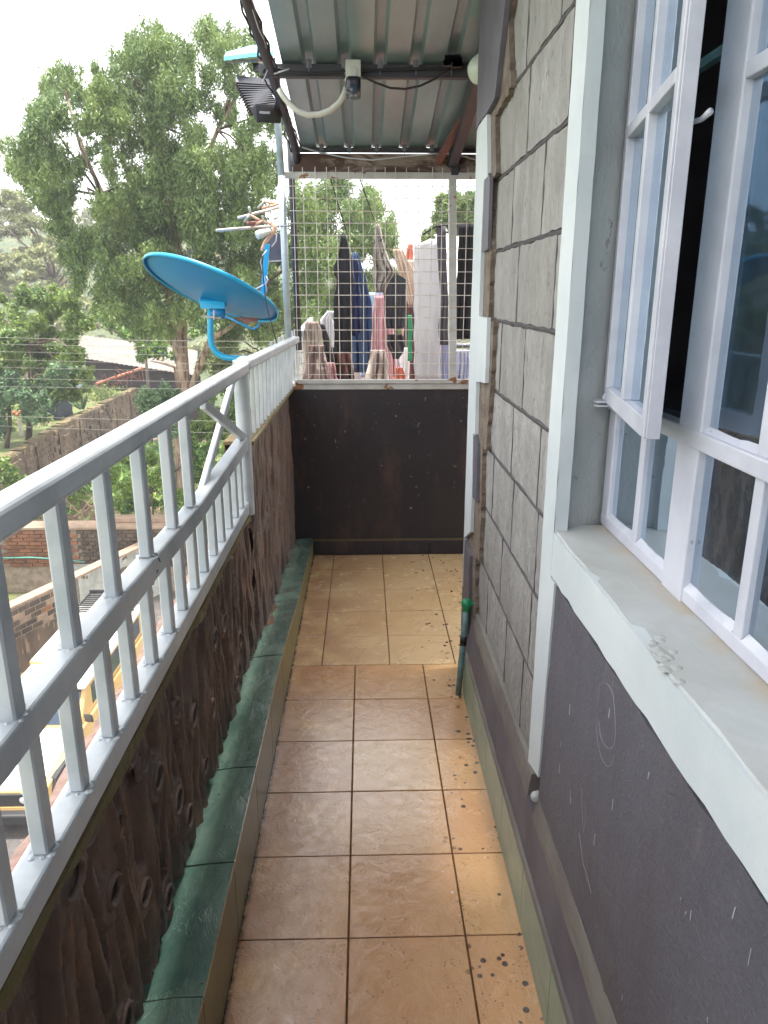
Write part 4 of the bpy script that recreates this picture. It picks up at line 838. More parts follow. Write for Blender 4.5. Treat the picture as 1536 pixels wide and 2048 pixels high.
garment('shirt',[(560,800,828),(620,806,830),(690,806,828)],7.6,'cloth_pink','faded pink shirt far behind the charcoal shirt','shirt',fold=.04)
garment('towel',[(700,742,772),(735,736,776),(764,730,778)],5.0,'cloth_cream','cream bundle at the bottom of the screen below the pink dress','towel',fold=.05,freq=2)
garment('shirt',[(705,664,700),(735,660,706),(764,660,708)],5.1,'cloth_maroon','maroon shirt at the bottom left of the long black garment','shirt',fold=.04)
garment('cloth',[(725,640,668),(764,634,676)],4.9,'cloth_pink','pink cloth low at the left corner of the screen','cloth',fold=.04)
# ================================================================ OUTSIDE GROUND
GZ=-9.2
def terrain(name,x0,x1,y0,y1,n,m,hf):
    X,Y=np.meshgrid(np.linspace(x0,x1,n),np.linspace(y0,y1,n),indexing='ij'); Z=hf(X,Y); I=np.arange(n*n).reshape(n,n)
    return npmesh(name,np.stack([X,Y,Z],-1).reshape(-1,3),np.stack([I[:-1,:-1],I[1:,:-1],I[1:,1:],I[:-1,1:]],-1).reshape(-1,4),m,smooth=True,kind='structure')
terrain('ground',-900,900,-60,1500,60,'ground_green',lambda X,Y:np.full_like(X,GZ-.02))
terrain('yard_ground',-16,24,16,64,120,'ground_earth',lambda X,Y:GZ+.0+np.clip((Y-27)/14,0,1)*1.2+.12*np.sin(X*1.3)*np.sin(Y*.9)+.05*np.sin(X*4.1+Y*3))
rd=MB().box(-13,4,-6,26,GZ-.05,GZ+.03).build('road','road_asphalt',kind='structure')
def hillf(X,Y):
    X=np.asarray(X,float); Y=np.asarray(Y,float)
    d=np.clip((Y-72)/110,0,1); s=d*d*(3-2*d); return GZ+1+s*24*np.clip((20-X)/50,.05,1)+1.2*np.sin(X*.11)*np.sin(Y*.07)
terrain('hill',-260,220,60,330,140,'hill_scrub',hillf)
terrace=thing('retaining_wall','tall stained stone retaining wall running up beyond the yard','wall',(-16,40,-9))
# wall face follows the photographed top edge
tp_=[(-14.6,24),(-14.95,30),(-16.1,40),(-16.9,57),(-16.0,64)]; N=90; vs=[];fs=[]
def wx(y): return float(np.interp(y,[p[1] for p in tp_],[p[0] for p in tp_]))
rows=10
for i in range(N+1):
    y=24+40*i/N
    for j in range(rows+1):
        z=-9.3+(4.3*j/rows)+(0 if j<rows else random.uniform(-.06,.06)); vs.append((wx(y)+random.uniform(-.05,.05)+.05*(j%2),y,z))
for i in range(N):
    for j in range(rows): a=i*(rows+1)+j; fs.append((a,a+rows+1,a+rows+2,a+1))
MB().add(vs,fs).build('wall_face','retaining',terrace)
mb=MB()
for i in range(N): 
    y=24+40*i/N; a=wx(y);b=wx(y+40/N); h=random.uniform(-.02,.04); mb.add([(a+.06,y,-5.02+h),(b+.06,y+40/N,-5.02+h),(b-.4,y+40/N,-5.0+h),(a-.4,y,-5.0+h),(a+.06,y,-5.14),(b+.06,y+40/N,-5.14),(b-.4,y+40/N,-5.14),(a-.4,y,-5.14)],[(0,1,2,3),(0,4,5,1),(2,6,7,3),(4,7,6,5)])
mb.build('wall_top','moss_mortar',terrace)
sm=[meshof(MB().box(-.04,.09,-.24+q*.03,.24-q*.02,-.125,.125),'retaining','stone',.03) for q in range(3)]
far=MB(); cnt=0
for i_ in range(66):
    y=25+i_*.5
    for r_ in range(16):
        yy=y+(.25 if r_%2 else 0)+random.uniform(-.03,.03); zz=-9.1+.262*r_; xx=wx(yy)+random.uniform(-.05,.03)
        if random.random()<.12: continue
        if yy>29.5 and cnt<290: piece('stone',random.choice(sm),terrace,(xx,yy,zz),(0,random.uniform(-.03,.03),random.uniform(-.05,.05))); cnt+=1
        else: far.box(xx-.04,xx+.09,yy-.23,yy+.23,zz-.122,zz+.122)
far.build('stones','retaining',terrace,kind='stuff')
for k in range(9): y=27+k*3.7; MB().box(wx(y)+.02,wx(y)+.16,y-.06,y+.06,-9.2,-5.2).build('rib','retaining',terrace)
vs=[(wx(y)-.3,y,-5.2) for y in (20,24,30,40,57,64)]+[(-90,64,-5.2),(-90,20,-5.2)]
MB().add(vs,[tuple(range(8))]).build('upper_yard','ground_green',kind='structure')
# ---- cross wall of bricks
bw=thing('brick_wall','old brick yard wall, orange at the left and blackened at the right, with stone coping','wall',(-10,26.2,GZ))
MB().box(-13.6,-6.6,26.28,26.62,GZ,-6.72).build('wall_core','brick_mortar',bw)
MB().box(-13.4,-6.6,26.18,27.05,-6.70,-6.60).build('coping','coping',bw,bevel=.02)
MB().box(-9.9,-6.6,26.7,27.1,-6.598,-6.40).build('upper_coping','coping',bw,bevel=.03)
MB().box(-10.9,-9.7,26.05,26.27,GZ,-8.05).build('buttress','whitewash',bw)
b1=meshof(MB().box(-.205,.205,-.02,.06,0,.115),'old_brick','brick',.008); b2=meshof(MB().box(-.13,.13,-.02,.06,0,.125),'dark_brick','brick',.01)
for r_ in range(10):
    z=-6.86-.142*r_; x=-13.3+(.22 if r_%2 else 0)
    while x<-10.75: piece('brick',b1,bw,(x,26.23+random.uniform(-.012,.012),z),(0,random.uniform(-.02,.02),0)); x+=.44
for r_ in range(10):
    z=-6.87-.146*r_; x=-10.55+(.14 if r_%2 else 0)
    while x<-6.7: piece('brick',b2,bw,(x,26.23+random.uniform(-.015,.015),z),(0,random.uniform(-.03,.03),0)); x+=.285
tag(MB().tube([V(-13.4,26.1,-7.75),V(-12.4,26.08,-7.72),V(-11.2,26.08,-7.82),V(-10.4,26.0,-7.9)],.03,8).build('hose','teal_hose',smooth=True),'teal hose lying along the foot of the orange bricks','hose')
# ---- boundary wall beside the lane
lw=thing('boundary_wall','long boundary wall by the lane, brick part near and whitewashed part beyond','wall',(-9.5,22,GZ))
PA=[V(-11.9,16,0),V(-10.24,19.9,0),V(-9.25,22.3,0),V(-8.0,25.4,0),V(-7.2,27.0,0)]
def wallseg(a,b,z0,z1,t_,name,m): 
    d=(b-a).normalized(); s_=V(-d.y,d.x,0)*t_; vs=[a,b,b+s_,a+s_]; return MB().add([V(p.x,p.y,z0) for p in vs]+[V(p.x,p.y,z1) for p in vs],[(0,3,2,1),(4,5,6,7),(0,1,5,4),(1,2,6,5),(2,3,7,6),(3,0,4,7)]).build(name,m,lw)
wallseg(PA[0],PA[2],GZ,-8.05,.22,'lower_render','retaining'); wallseg(PA[0],PA[2],-8.049,-7.14,.22,'brick_backing','brick_mortar')
wallseg(PA[2]+V(.05,0,0),PA[3],GZ,-7.1,.24,'whitewashed_render','whitewash'); wallseg(PA[3],PA[4],GZ,-7.1,.24,'whitewashed_render','whitewash')
for a,b in ((PA[0],PA[2]),(PA[2],PA[3]),(PA[3],PA[4])):
    d=(b-a).normalized(); s_=V(-d.y,d.x,0); wallseg(a-s_*.05,b-s_*.05,-7.098,-7.02,.40,'coping','coping')
d=(PA[2]-PA[0]).normalized(); ang=math.atan2(d.y,d.x); L=(PA[2]-PA[0]).length
bb=[meshof(MB().box(-.19,.19,-.015,.05,0,.15),mm,'block',.01) for mm in ('old_brick','dark_brick','coping')]
for r_ in range(5):
    s_=.2+(.2 if r_%2 else 0)
    while s_<L-.2:
        p=PA[0]+d*s_-V(-d.y,d.x,0)*.0; piece('brick',bb[random.choice((0,1,1,2))],lw,(p.x,p.y,-8.02+.175*r_),(0,0,ang)); s_+=.41
# ---- shed and hut beyond
sh=thing('shed','long open shed with a pale weathered tin roof and dark inside beyond the retaining wall','shed',(-20,58,-5))
a_,b_,c_,d_=at(148,668,66),at(395,702,66),at(395,752,55),at(160,716,55)
n=48; vs=[];fs=[]
for i in range(n+1):
    u=i/n; h=.05*(i%2); vs+=[a_.lerp(b_,u)+V(0,0,h),d_.lerp(c_,u)+V(0,0,h)]
for i in range(n): fs.append((2*i,2*i+2,2*i+3,2*i+1))
MB().add(vs,fs).build('tin_roof','tin_roof',sh,solid=.04)
MB().add([d_+V(0,1.0,-.1),c_+V(0,1,-.1),V(c_.x,c_.y+1,-8.5),V(d_.x,d_.y+1,-8.5)],[(0,1,2,3)]).build('back_wall','dark_wood',sh,solid=.1)
MB().tube([at(192,768,50),at(285,736,54)],.11,8).build('eave_pole','orange_paint',sh)
mb=MB()
for k in range(26): p=at(200+k*3.2,775-k*1.0,51); mb.bar(p+V(random.uniform(-.4,.4),0,random.uniform(-.5,.4)),p+V(random.uniform(-.6,.6),random.uniform(-.3,.3),random.uniform(.1,.9)),.05,.05)
mb.build('stacked_timber','terracotta',sh)
s2=thing('house','distant low house with a pink-white roof behind the leafy tree','house',(-36,68,-5))
MB().box(-44,-30,66,72,-6,-2.2).build('wall','coping',s2); MB().prism([(65.5,-2.3),(72.5,-2.3),(72.5,-2.15),(69,-1.0),(65.5,-2.15)],'x',-44.5,-29.5).build('roof','tin_roof',s2)
ht=thing('hut','small dark blue tin hut at the top of the retaining wall','hut',(-17.8,40,-5.2))
p=at(80,785,42); q_=at(120,845,42); MB().box(p.x,q_.x,42,44,-5.2,p.z).build('wall','blue_tin',ht); MB().prism([(p.x-.3,p.z),(q_.x+.9,p.z+.0),(q_.x+.9,p.z+.12),(p.x-.3,p.z+.3)],'y',41.6,44.4).build('roof','blue_tin',ht)
tag(MB().box(*(lambda a,b:(a.x,b.x,37,37.12,-5.3,a.z))(at(34,838,37),at(40,838,37))).build('fence_post','concrete_post'),'single pale concrete post on the grass above the retaining wall','post')
fb_=thing('flower_bed','row of orange pots or blooms under the trees at the left edge','flowers',tuple(at(60,830,40)))
for k in range(9):
    p=at(28+k*6,826+random.uniform(-4,5),40.5); MB().lathe(p,(0,0,1),[(.02,-.1),(.1,-.08),(.12,0),(.08,.08),(.01,.1)],7).build('bloom','orange_paint',fb_)
# ---- power lines
for i,(a,b) in enumerate(((674,682),(687,694),(702,710),(718,728),(733,742),(755,763),(772,777),(831,843),(850,868))):
    A_,B_=at(-60,a-.5,13),at(600,b+1,13); mb=MB(); mb.tube([A_+(B_-A_)*(k/12)-V(0,0,.02*math.sin(math.pi*k/12)) for k in range(-6,19)],.0032,5)
    w=['topmost of the thin pale wires crossing above the yard','second thin pale wire from the top, over the shed roof','third thin pale wire from the top, over the shed roof','fourth thin pale wire, at the lower edge of the shed roof','fifth thin pale wire, just under the shed roof','sixth thin pale wire, level with the orange eave pole','seventh thin pale wire, just below the orange eave pole','eighth thin pale wire, over the top of the retaining wall','lowest of the thin pale wires, across the retaining wall'][i]
    tag(mb.build('overhead_wire','wire_line',smooth=True),w,'wire','thin wires strung across the yard')
# ---- yellow safari vehicle
car=thing('safari_truck','tan yellow off-road safari truck with white roof and bonnet parked in the lane','truck',(-7.5,16.5,GZ))
cx=-7.56; hw_=.90
def cprism(prof,x0,x1,name,m,par=car,bevel=.03): return MB().prism(prof,'x',x0,x1).build(name,m,par,bevel=bevel)
body=cprism([(13.15,-8.75),(20.6,-8.75),(20.6,-8.15),(15.4,-8.15),(15.3,-8.16),(13.2,-8.22)],cx-hw_,cx+hw_,'body','car_yellow')
cprism([(13.22,-8.218),(15.35,-8.158),(15.35,-8.115),(13.25,-8.17)],cx-hw_+.12,cx+hw_-.12,'bonnet','car_white')
cprism([(15.35,-8.148),(20.55,-8.148),(20.4,-7.38),(16.0,-7.38)],cx-hw_+.06,cx+hw_-.06,'cabin','car_yellow',bevel=.05)
MB().box(cx-hw_+.02,cx+hw_-.02,15.8,17.0,-7.379,-7.315).build('front_roof','car_white',car,bevel=.03); MB().box(cx-hw_-.02,cx+hw_+.02,17.02,20.5,-7.379,-7.22).build('main_roof','car_white',car,bevel=.04)
MB().box(cx-hw_-.021,cx+hw_+.021,17.0,17.03,-7.36,-7.25).build('roof_trim','car_yellow',car)
cprism([(15.40,-8.06),(15.93,-7.45),(15.95,-7.45),(15.44,-8.06)],cx-hw_+.16,cx+hw_-.16,'windscreen','car_glass',bevel=0)
for s_ in (-1,1):
    for y0,y1 in ((16.25,17.25),(17.45,18.8),(18.95,20.2)):
        x=cx+s_*(hw_-.06); MB().box(x-.012,x+.012,y0,y1,-8.0,-7.5).build('side_window','car_glass',car)
    for y in (14.1,19.1):
        w=MB().lathe((cx+s_*(hw_-.10),y,-8.78),(s_,0,0),[(.2,-.12),(.38,-.12),(.41,-.08),(.41,.10),(.37,.14),(.2,.14)],24).build('wheel','tyre',car,smooth=False)
        MB().lathe((cx+s_*(hw_-.10),y,-8.78),(s_,0,0),[(.21,.10),(.21,.141),(.12,.10),(.08,.15),(.0005,.15)],16).build('rim','rim_orange',w)
    cprism([(13.45,-8.5),(13.6,-8.2),(14.6,-8.2),(14.8,-8.5),(14.65,-8.5),(14.5,-8.3),(13.72,-8.3),(13.6,-8.5)],cx+s_*hw_-.05,cx+s_*hw_+.07,'wheel_arch','car_black',bevel=.01)
    MB().lathe((cx+s_*.47,13.14,-8.38),(0,-1,0),[(.13,-.05),(.13,.0),(.08,.03),(.0005,.04)],14).build('headlight','headlamp',car,smooth=True)
    MB().lathe((cx+s_*.66,12.98,-8.72),(0,-1,0),[(.09,-.03),(.09,0),(.05,.03),(.0005,.035)],12).build('fog_lamp','headlamp',car,smooth=True)
    MB().bar((cx+s_*(hw_+.02),15.5,-7.95),(cx+s_*(hw_+.24),15.4,-7.9),.05,.2).build('mirror','car_black',car,bevel=.02)
MB().box(cx-.75,cx+.75,13.11,13.16,-8.52,-8.25).build('grille','car_black',car); MB().box(cx-.95,cx+.95,12.92,13.15,-8.86,-8.6).build('bumper','car_black',car,bevel=.04)
MB().box(cx-.9,cx+.9,13.09,13.14,-8.60,-8.53).build('trim_strip','car_yellow',car)
for k in range(9): y=19.6+.15*k; MB().box(cx-.75,cx+.75,y,y+.05,-7.08,-7.05).build('rack_slat','car_black',car)
rk=MB()
for s_ in (-1,1): rk.bar((cx+s_*.78,19.5,-7.05),(cx+s_*.78,20.95,-7.05),.04,.05).bar((cx+s_*.78,20.0,-7.3),(cx+s_*.78,20.0,-7.05),.04,.04)
rk.bar((cx-.78,20.95,-7.0),(cx+.78,20.95,-7.0),.05,.12); rk.build('roof_rack','car_black',car)
# ================================================================ TREES
def leaves(centers,radii,count,ll,lw,droop,seed,flat=1.0):
    r=np.random.default_rng(seed); C_=np.asarray(centers); R_=np.asarray(radii); w=R_**2; w=w/w.sum(); idx=r.choice(len(C_),count,p=w)
    d=r.normal(size=(count,3)); d/=np.linalg.norm(d,axis=1,keepdims=True); rr=R_[idx]*(r.random(count)**.45)*(1+.25*r.normal(size=count)*.6)
    # sub-clumping: leaves gather on small sprays
    K=max(6,count//38); sc_=r.choice(len(C_),K,p=w); sd_=r.normal(size=(K,3)); sd_/=np.linalg.norm(sd_,axis=1,keepdims=True)
    sp=C_[sc_]+sd_*(R_[sc_]*(r.random(K)**.4))[:,None]*np.array([1,1,flat]); si=r.integers(0,K,count)
    P_=sp[si]+r.normal(size=(count,3))*np.array([.16,.16,.13+.12*droop])*(R_[sc_][si][:,None]*.9)**.5
    P_[:,2]-=np.abs(r.normal(size=count))*droop*.25
    a=r.normal(size=(count,3)); a[:,2]=a[:,2]*(1-droop)-droop*1.6; a/=np.linalg.norm(a,axis=1,keepdims=True)
    b=np.cross(a,r.normal(size=(count,3))); b/=np.linalg.norm(b,axis=1,keepdims=True)
    s=(.6+.8*r.random(count))[:,None]; a=a*ll*s; b=b*lw*s
    vs=np.stack([P_-a*.5,P_+b*.5,P_+a*.5,P_-b*.5],1).reshape(-1,3); return vs,np.arange(count*4).reshape(count,4)
def crown(parent,blobs,y,dy,count,ll,lw,droop,m,seed,sub=5,flat=1.0,name='crown'):
    r=np.random.default_rng(seed); cs=[];rs=[]
    for (px_,py_,pr) in blobs:
        for k in range(sub):
            yy=y+r.uniform(-dy,dy); c=at(px_+r.normal()*pr*.5,py_+r.normal()*pr*.42,yy); cs.append(tuple(c)); rs.append(pr/FPX*yy*r.uniform(.22,.58))
    v,f=leaves(cs,rs,count,ll,lw,droop,seed,flat); npmesh(name,v,f,m,parent,org=tuple(parent['org'])); return cs,rs
def limbs(parent,root,tops,r0,m,seed,name='limb',rs=.4):
    r=random.Random(seed); mb=MB()
    for tpt in tops:
        tpt=Vector(tpt); n=7; pts=[];rad=[]
        for i in range(n+1):
            u=i/n; p=root.lerp(tpt,u); p.z+=(tpt-root).length*.10*math.sin(u*3.14); pts.append(p+V(r.uniform(-1,1),r.uniform(-1,1),r.uniform(-1,1))*.12*(0<i<n)); rad.append(r0*(1-u)**.8*rs+.012)
        mb.tube(pts,rad,6)
    mb.build(name,m,parent,smooth=True)
EB=[(130,150,42),(180,165,40),(112,200,48),(90,240,48),(50,290,40),(35,325,30),(100,320,45),(85,385,32),(130,410,30),(210,210,42),(230,185,38),(310,58,28),(290,92,42),(268,130,42),(330,110,48),(352,150,52),(418,48,26),(435,80,42),(470,100,42),(500,115,36),(300,175,52),(250,222,42),(312,235,55),(385,200,52),(240,285,36),(195,300,26),(300,315,55),(370,290,55),(430,310,45),(485,275,26),(520,310,40),(545,350,40),(240,375,48),(200,410,42),(270,430,55),(340,370,58),(410,370,58),(480,385,52),(505,440,52),(430,450,58),(350,460,58),(280,505,58),(205,490,50),(180,545,42),(225,590,46),(300,570,55),(385,540,58),(480,540,58),(545,500,50),(600,420,58),(655,400,58),(712,400,44),(752,415,28),(620,500,58),(690,500,58),(745,480,36),(600,580,55),(660,600,55),(540,600,50),(450,620,45),(330,640,34),(770,445,22),(700,570,50),(540,200,24),(505,185,18),(518,240,24),(560,240,24),(160,240,26),(150,330,24),(450,230,24),(460,170,26),(380,130,30),(230,330,30),(300,400,50),(160,470,40),(250,540,44),(500,340,34),(420,420,50),(340,520,50),(300,620,40),(250,600,36),(470,600,40),(540,640,40),(390,600,44),(60,330,34),(120,370,34),(470,320,36),(240,440,40)]
T1=thing('eucalyptus_tree','tall eucalyptus with pale peeling trunk and drooping foliage filling the upper left','tree',(-7.0,28,GZ))
cs,rs=crown(T1,EB,28,2.8,320000,.16,.042,.66,'euc_leaf',11,8)
tk=[V(-7.3,28.4,GZ),V(-7.1,28.2,-6.5),V(-7.0,28,-3.5),V(-6.75,28,-1.5),V(-6.72,28,.2)]
MB().tube(tk,[.42,.33,.27,.24,.21],12).build('trunk','bark',T1,smooth=True)
F1=tk[-1]
MB().tube([F1,at(372,560,28),at(350,480,28.3),at(330,380,28),at(325,260,28),at(320,130,27.8)],[.21,.17,.14,.11,.08,.04],9).build('limb','bark',T1,smooth=True)
MB().tube([F1+V(-.02,0,-.5),at(330,560,28.2),at(270,490,28),at(210,400,27.6),at(160,290,27.4),at(130,180,27.4)],[.18,.15,.12,.09,.06,.03],9).build('limb','bark',T1,smooth=True)
MB().tube([at(350,430,28.3),at(400,350,28.6),at(435,260,28.4),at(475,190,28.5),at(450,100,28.2)],[.13,.10,.08,.06,.03],8).build('limb','bark',T1,smooth=True)
MB().tube([V(-6.9,28,-2.6),at(420,680,27.6),at(460,655,27.2),at(540,560,27.6),at(640,470,28)],[.12,.10,.08,.06,.03],8).build('limb','bark',T1,smooth=True)
MB().tube([V(-6.75,28,-1.0),at(330,655,27.4),at(310,628,27.2),at(270,600,27),at(235,560,27)],[.08,.06,.05,.04,.02],8).build('limb','bark',T1,smooth=True)
MB().tube([V(-6.9,28,-2.8),at(350,735,27.6),at(330,728,27.4),at(300,722,27.2)],[.07,.06,.04,.02],8).build('limb','bark',T1,smooth=True)
rr_=random.Random(4); tops=[cs[rr_.randrange(len(cs))] for _ in range(26)]
hubs=[at(330,380,28),at(270,490,28),at(435,260,28.4),at(540,560,27.6),at(320,250,28),at(200,390,27.6)]
mb=MB()
for tpt in tops:
    tpt=Vector(tpt); h=min(hubs,key=lambda q:(q-tpt).length); mid=h.lerp(tpt,.5)+V(rr_.uniform(-.4,.4),rr_.uniform(-.4,.4),rr_.uniform(0,.5)); mb.tube([h,mid,tpt],[.05,.03,.012],5)
mb.build('twigs','bark_dark',T1,smooth=True,kind='stuff')
def tree(name,label,blobs,y,dy,count,ll,lw,droop,m,seed,trunk,r0,bark='bark_dark',base=None,flat=1.0,sub=5,cat='tree',group=None,nl=10):
    b=at(trunk[0],trunk[1],y); b.z=base if base is not None else b.z; T=thing(name,label,cat,tuple(b),group or ('trees beyond the yard' if cat=='tree' else 'shrubs behind the yard walls'))
    cs,rs=crown(T,blobs,y,dy,count,ll,lw,droop,m,seed,sub,flat); h=at(trunk[0],trunk[2],y)
    MB().tube([b,b.lerp(h,.5)+V(.1,0,0),h],[r0,r0*.8,r0*.6],9).build('trunk',bark,T,smooth=True)
    r=random.Random(seed); limbs(T,h,[cs[r.randrange(len(cs))] for _ in range(nl)],r0,bark,seed); return T
tree('leafy_tree','rounded leafy tree in front of the shed at the left edge',[(20,610,40),(70,595,40),(120,610,42),(150,645,38),(40,660,42),(100,670,45),(60,720,45),(130,720,42),(170,745,30),(110,770,38),(160,790,26),(20,730,40),(-20,650,50),(-15,760,50)],36,2.6,42000,.20,.09,.15,'broad_leaf',21,(60,900,690),.16,base=-5.2)
tree('leafy_tree','blue-green tree with small leaves low at the left, beside the hut',[(40,780,38),(20,830,36),(80,790,30),(60,830,24),(5,790,36),(110,745,30)],34,1.6,16000,.16,.09,.1,'blue_leaf',22,(18,930,800),.12,base=-5.2)
tree('acacia_tree','hazy flat-topped acacia far behind on the left edge',[(-10,400,40),(30,410,34),(10,460,44),(60,450,36),(20,520,44),(80,510,40),(130,440,26),(140,500,30),(105,420,24),(110,560,34),(50,570,44),(100,480,26)],78,5,40000,.42,.2,0,'acacia_leaf',23,(108,640,560),.35,flat=.35)
tree('acacia_tree','bare-stemmed acacia standing behind the leafy tree',[(70,520,40),(140,560,34),(110,600,38),(160,600,30),(60,590,36)],70,4,12000,.4,.2,0,'acacia_leaf',24,(107,640,585),.22,flat=.35)
tree('distant_tree','rounded green tree seen through the right of the wire screen',[(885,405,24),(905,400,22),(930,405,26),(945,420,24),(880,440,30),(920,440,30),(950,450,26),(860,470,22)],34,1.5,16000,.2,.09,.3,'euc_leaf',25,(905,620,470),.14,base=GZ)
tree('distant_tree','dark hedge-like tree below the eucalyptus, behind the dish pole',[(520,660,50),(450,690,40),(590,640,50),(560,720,40),(640,680,50),(700,640,50),(480,740,40),(640,620,50),(740,640,40),(780,600,34),(800,650,30),(700,700,44),(410,720,36)],33,2,52000,.20,.06,.4,'grass_leaf',26,(560,900,740),.14,base=GZ+.6)
tree('distant_tree','bright green thicket between the trunk and the shed',[(230,645,36),(270,660,36),(300,640,30),(200,640,26),(330,690,30),(290,700,22),(400,660,36)],48,3,18000,.24,.12,.1,'bush_leaf',27,(290,760,700),.14,base=-8)
tree('distant_tree','low feathery tree right of the eucalyptus crown',[(770,500,26),(800,540,24),(790,590,34),(820,600,30),(850,640,34)],50,3,12000,.24,.1,.3,'acacia_leaf',28,(800,700,600),.14,base=-8)
tree('shrub','dark blue-green shrub at the foot of the eucalyptus',[(310,790,26),(335,815,28),(300,820,26),(350,780,24),(320,850,24)],27.2,.8,12000,.14,.08,.2,'blue_leaf',29,(325,900,830),.06,base=GZ+.4,cat='shrub')
tree('shrub','large bright green shrub seen between the middle balusters',[(250,905,26),(235,950,24),(262,980,26),(300,985,26),(280,920,22),(245,1000,24),(330,960,30),(370,920,30),(350,1000,30),(400,970,34),(420,900,34),(440,950,30)],27.9,.7,36000,.13,.06,.25,'bush_leaf',30,(300,1030,980),.05,base=GZ,cat='shrub')
tree('shrub','green shrub behind the crossed braces of the railing',[(430,830,36),(470,800,30),(460,860,34),(400,850,30),(490,900,26),(420,790,26),(380,880,26),(530,800,26)],29.5,1,22000,.15,.06,.3,'bush_leaf',31,(450,960,880),.05,base=GZ,cat='shrub')
tree('shrub','broad-leaved plant at the left edge before the retaining wall',[(5,930,22),(30,945,20),(-15,955,26),(20,965,18),(45,960,10)],27.6,.5,5000,.22,.10,.3,'broad_leaf',32,(10,1010,960),.05,base=-8.6,cat='shrub')
tree('shrub','sprawling creeper behind the brick wall coping',[(30,1010,20),(60,1000,18),(90,990,16),(20,1030,14),(110,1005,12)],27.6,.5,9000,.11,.08,.1,'bush_leaf',33,(60,1040,1010),.03,base=-8.6,cat='shrub')
# aloe-like plant by the wall top
al=thing('agave_plant','spiky pale green agave on top of the retaining wall','plant',tuple(at(165,815,40)))
for k in range(13):
    a=random.uniform(-1,1); b=at(165+a*4,818,40); e=at(165+a*30,780+abs(a)*22+random.uniform(-4,4),40+random.uniform(-.4,.4)); MB().tube([b,b.lerp(e,.5),e],[.06,.05,.005],4).build('leaf','blue_leaf',al)
# undergrowth on the yard, dry branches
def scatter(name,x0,x1,y0,y1,count,ll,lw,m,zf,label,seed):
    r=np.random.default_rng(seed); P_=np.stack([r.uniform(x0,x1,count),r.uniform(y0,y1,count)],1); K=400; cc_=np.stack([r.uniform(x0,x1,K),r.uniform(y0,y1,K)],1)
    P_=cc_[r.integers(0,K,count)]+r.normal(size=(count,2))*.5; z=zf(P_)+np.abs(r.normal(size=count))*.22
    P3=np.column_stack([P_,z]); a=r.normal(size=(count,3)); a[:,2]=np.abs(a[:,2])+.4; a/=np.linalg.norm(a,axis=1,keepdims=True); b=np.cross(a,r.normal(size=(count,3))); b/=np.linalg.norm(b,axis=1,keepdims=True)
    s=(.5+r.random(count))[:,None]; a*=ll*s; b*=lw*s; o=npmesh(name,np.stack([P3-a*.5,P3+b*.5,P3+a*.5,P3-b*.5],1).reshape(-1,3),np.arange(count*4).reshape(count,4),m,kind='stuff'); return tag(o,label,'undergrowth')
scatter('undergrowth',-14.5,12,31,60,52000,.3,.12,'bush_leaf',lambda P:np.full(len(P),GZ+1.1),'low green undergrowth covering the yard behind the brick wall',41)
scatter('undergrowth',-40,-17.5,26,58,30000,.25,.1,'grass_leaf',lambda P:np.full(len(P),-5.2),'grass and weeds on the upper ground left of the retaining wall',42)
mb=MB(); r=random.Random(9)
for k in range(420):
    p=V(r.uniform(-13.6,-9.0),r.uniform(27.6,31.5),0); p.z=GZ+.3+(p.y-27)*.28+r.uniform(0,.5); d=V(r.uniform(-1,1),r.uniform(-1,1),r.uniform(-.3,.7)).normalized()*r.uniform(.4,1.6); mb.tube([p,p+d*.5+V(0,0,r.uniform(-.1,.15)),p+d],[.022,.016,.006],4)
tag(mb.build('brushwood','dry_branch',kind='stuff'),'heap of dry brown branches between the retaining and brick walls','brushwood')
mb=MB()
for k in range(500):
    p=V(r.uniform(-13.8,-8.6),r.uniform(27.4,31),0); p.z=GZ+.2+(p.y-27)*.27; s_=r.uniform(.05,.16); mb.box(p.x-s_,p.x+s_,p.y-s_,p.y+s_,p.z-s_*.5,p.z+s_*.5)
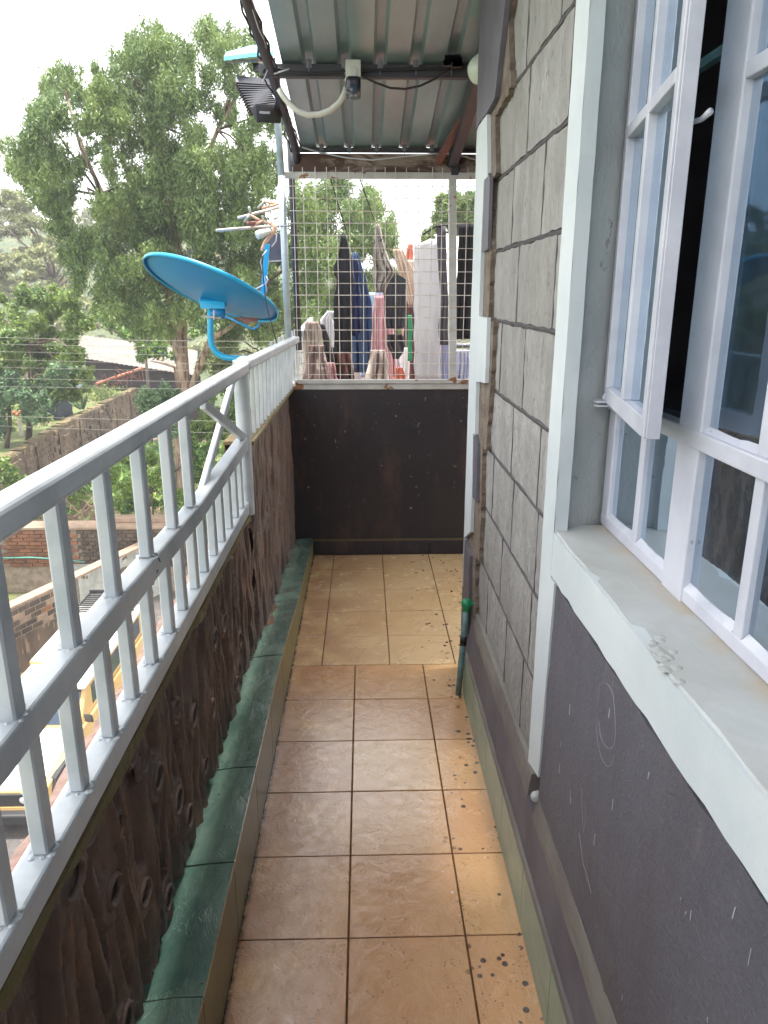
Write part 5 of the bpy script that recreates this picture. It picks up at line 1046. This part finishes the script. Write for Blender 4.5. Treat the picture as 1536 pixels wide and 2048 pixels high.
tag(mb.build('rubble','coping',kind='stuff'),'loose rubble and rubbish under the dry branches','rubble')

# ---- scrub and woodland covering the far hillside
r=np.random.default_rng(77); K=620; X=r.uniform(-120,60,K); Y=r.uniform(74,190,K); Z=hillf(X,Y); cs=[];rs=[]
for x_,y_,z_ in zip(X,Y,Z):
    h=r.uniform(1.2,4.2)
    for q in range(3): cs.append((x_+r.normal()*1.2,y_+r.normal()*1.2,z_+h*.7+r.normal()*.5)); rs.append(h*.5)
v,f=leaves(cs,rs,190000,.75,.4,.1,5,.8); tag(npmesh('hillside_woodland',v,f,'acacia_leaf',kind='stuff'),'hazy olive woodland covering the hillside behind everything','woodland')
# ---- chalk scribbles and flaked paint on the panel
def chalk(pts,r_=.0003): MB().tube([(.4335,y,z) for y,z in pts],r_,4).build('chalk_mark','white_cable',house)
chalk([(1.17+.05*math.cos(a)+.006*math.sin(3*a),.888+.06*math.sin(a)) for a in [k*.3 for k in range(20)]],.00022)
chalk([(1.165+.05*math.cos(a),.845+.05*math.sin(a)) for a in [k*.3+3.2 for k in range(12)]],.00022)
chalk([(1.27,.66),(1.25,.61),(1.235,.58),(1.23,.60),(1.24,.65)],.00022); chalk([(1.26,.56),(1.22,.52),(1.19,.512),(1.16,.50)],.0003)
for k in range(22):
    y=random.uniform(.45,1.52); z=random.uniform(.42,.93); l=random.uniform(.004,.028); MB().tube([(.4333,y,z),(.4333,y+random.uniform(-.002,.002),z-l)],random.uniform(.0004,.001),4).build('paint_fleck','white_cable',house)

# ---- the damp bright air over the valley
hz=MB().box(-910,910,-70,1510,GZ-1.6,27).build('haze',None,kind='stuff'); hm=bpy.data.materials.new('haze'); hm.use_nodes=True; hn=hm.node_tree.nodes; hn.remove(hn['Principled BSDF'])
pv=hn.new('ShaderNodeVolumePrincipled'); pv.inputs['Color'].default_value=(.92,.95,1,1); pv.inputs['Density'].default_value=.0009; hm.node_tree.links.new(pv.outputs[0],hn['Material Output'].inputs['Volume'])
hz.data.materials.append(hm); tag(hz,'thin bright haze hanging over the yard and hillside','haze')
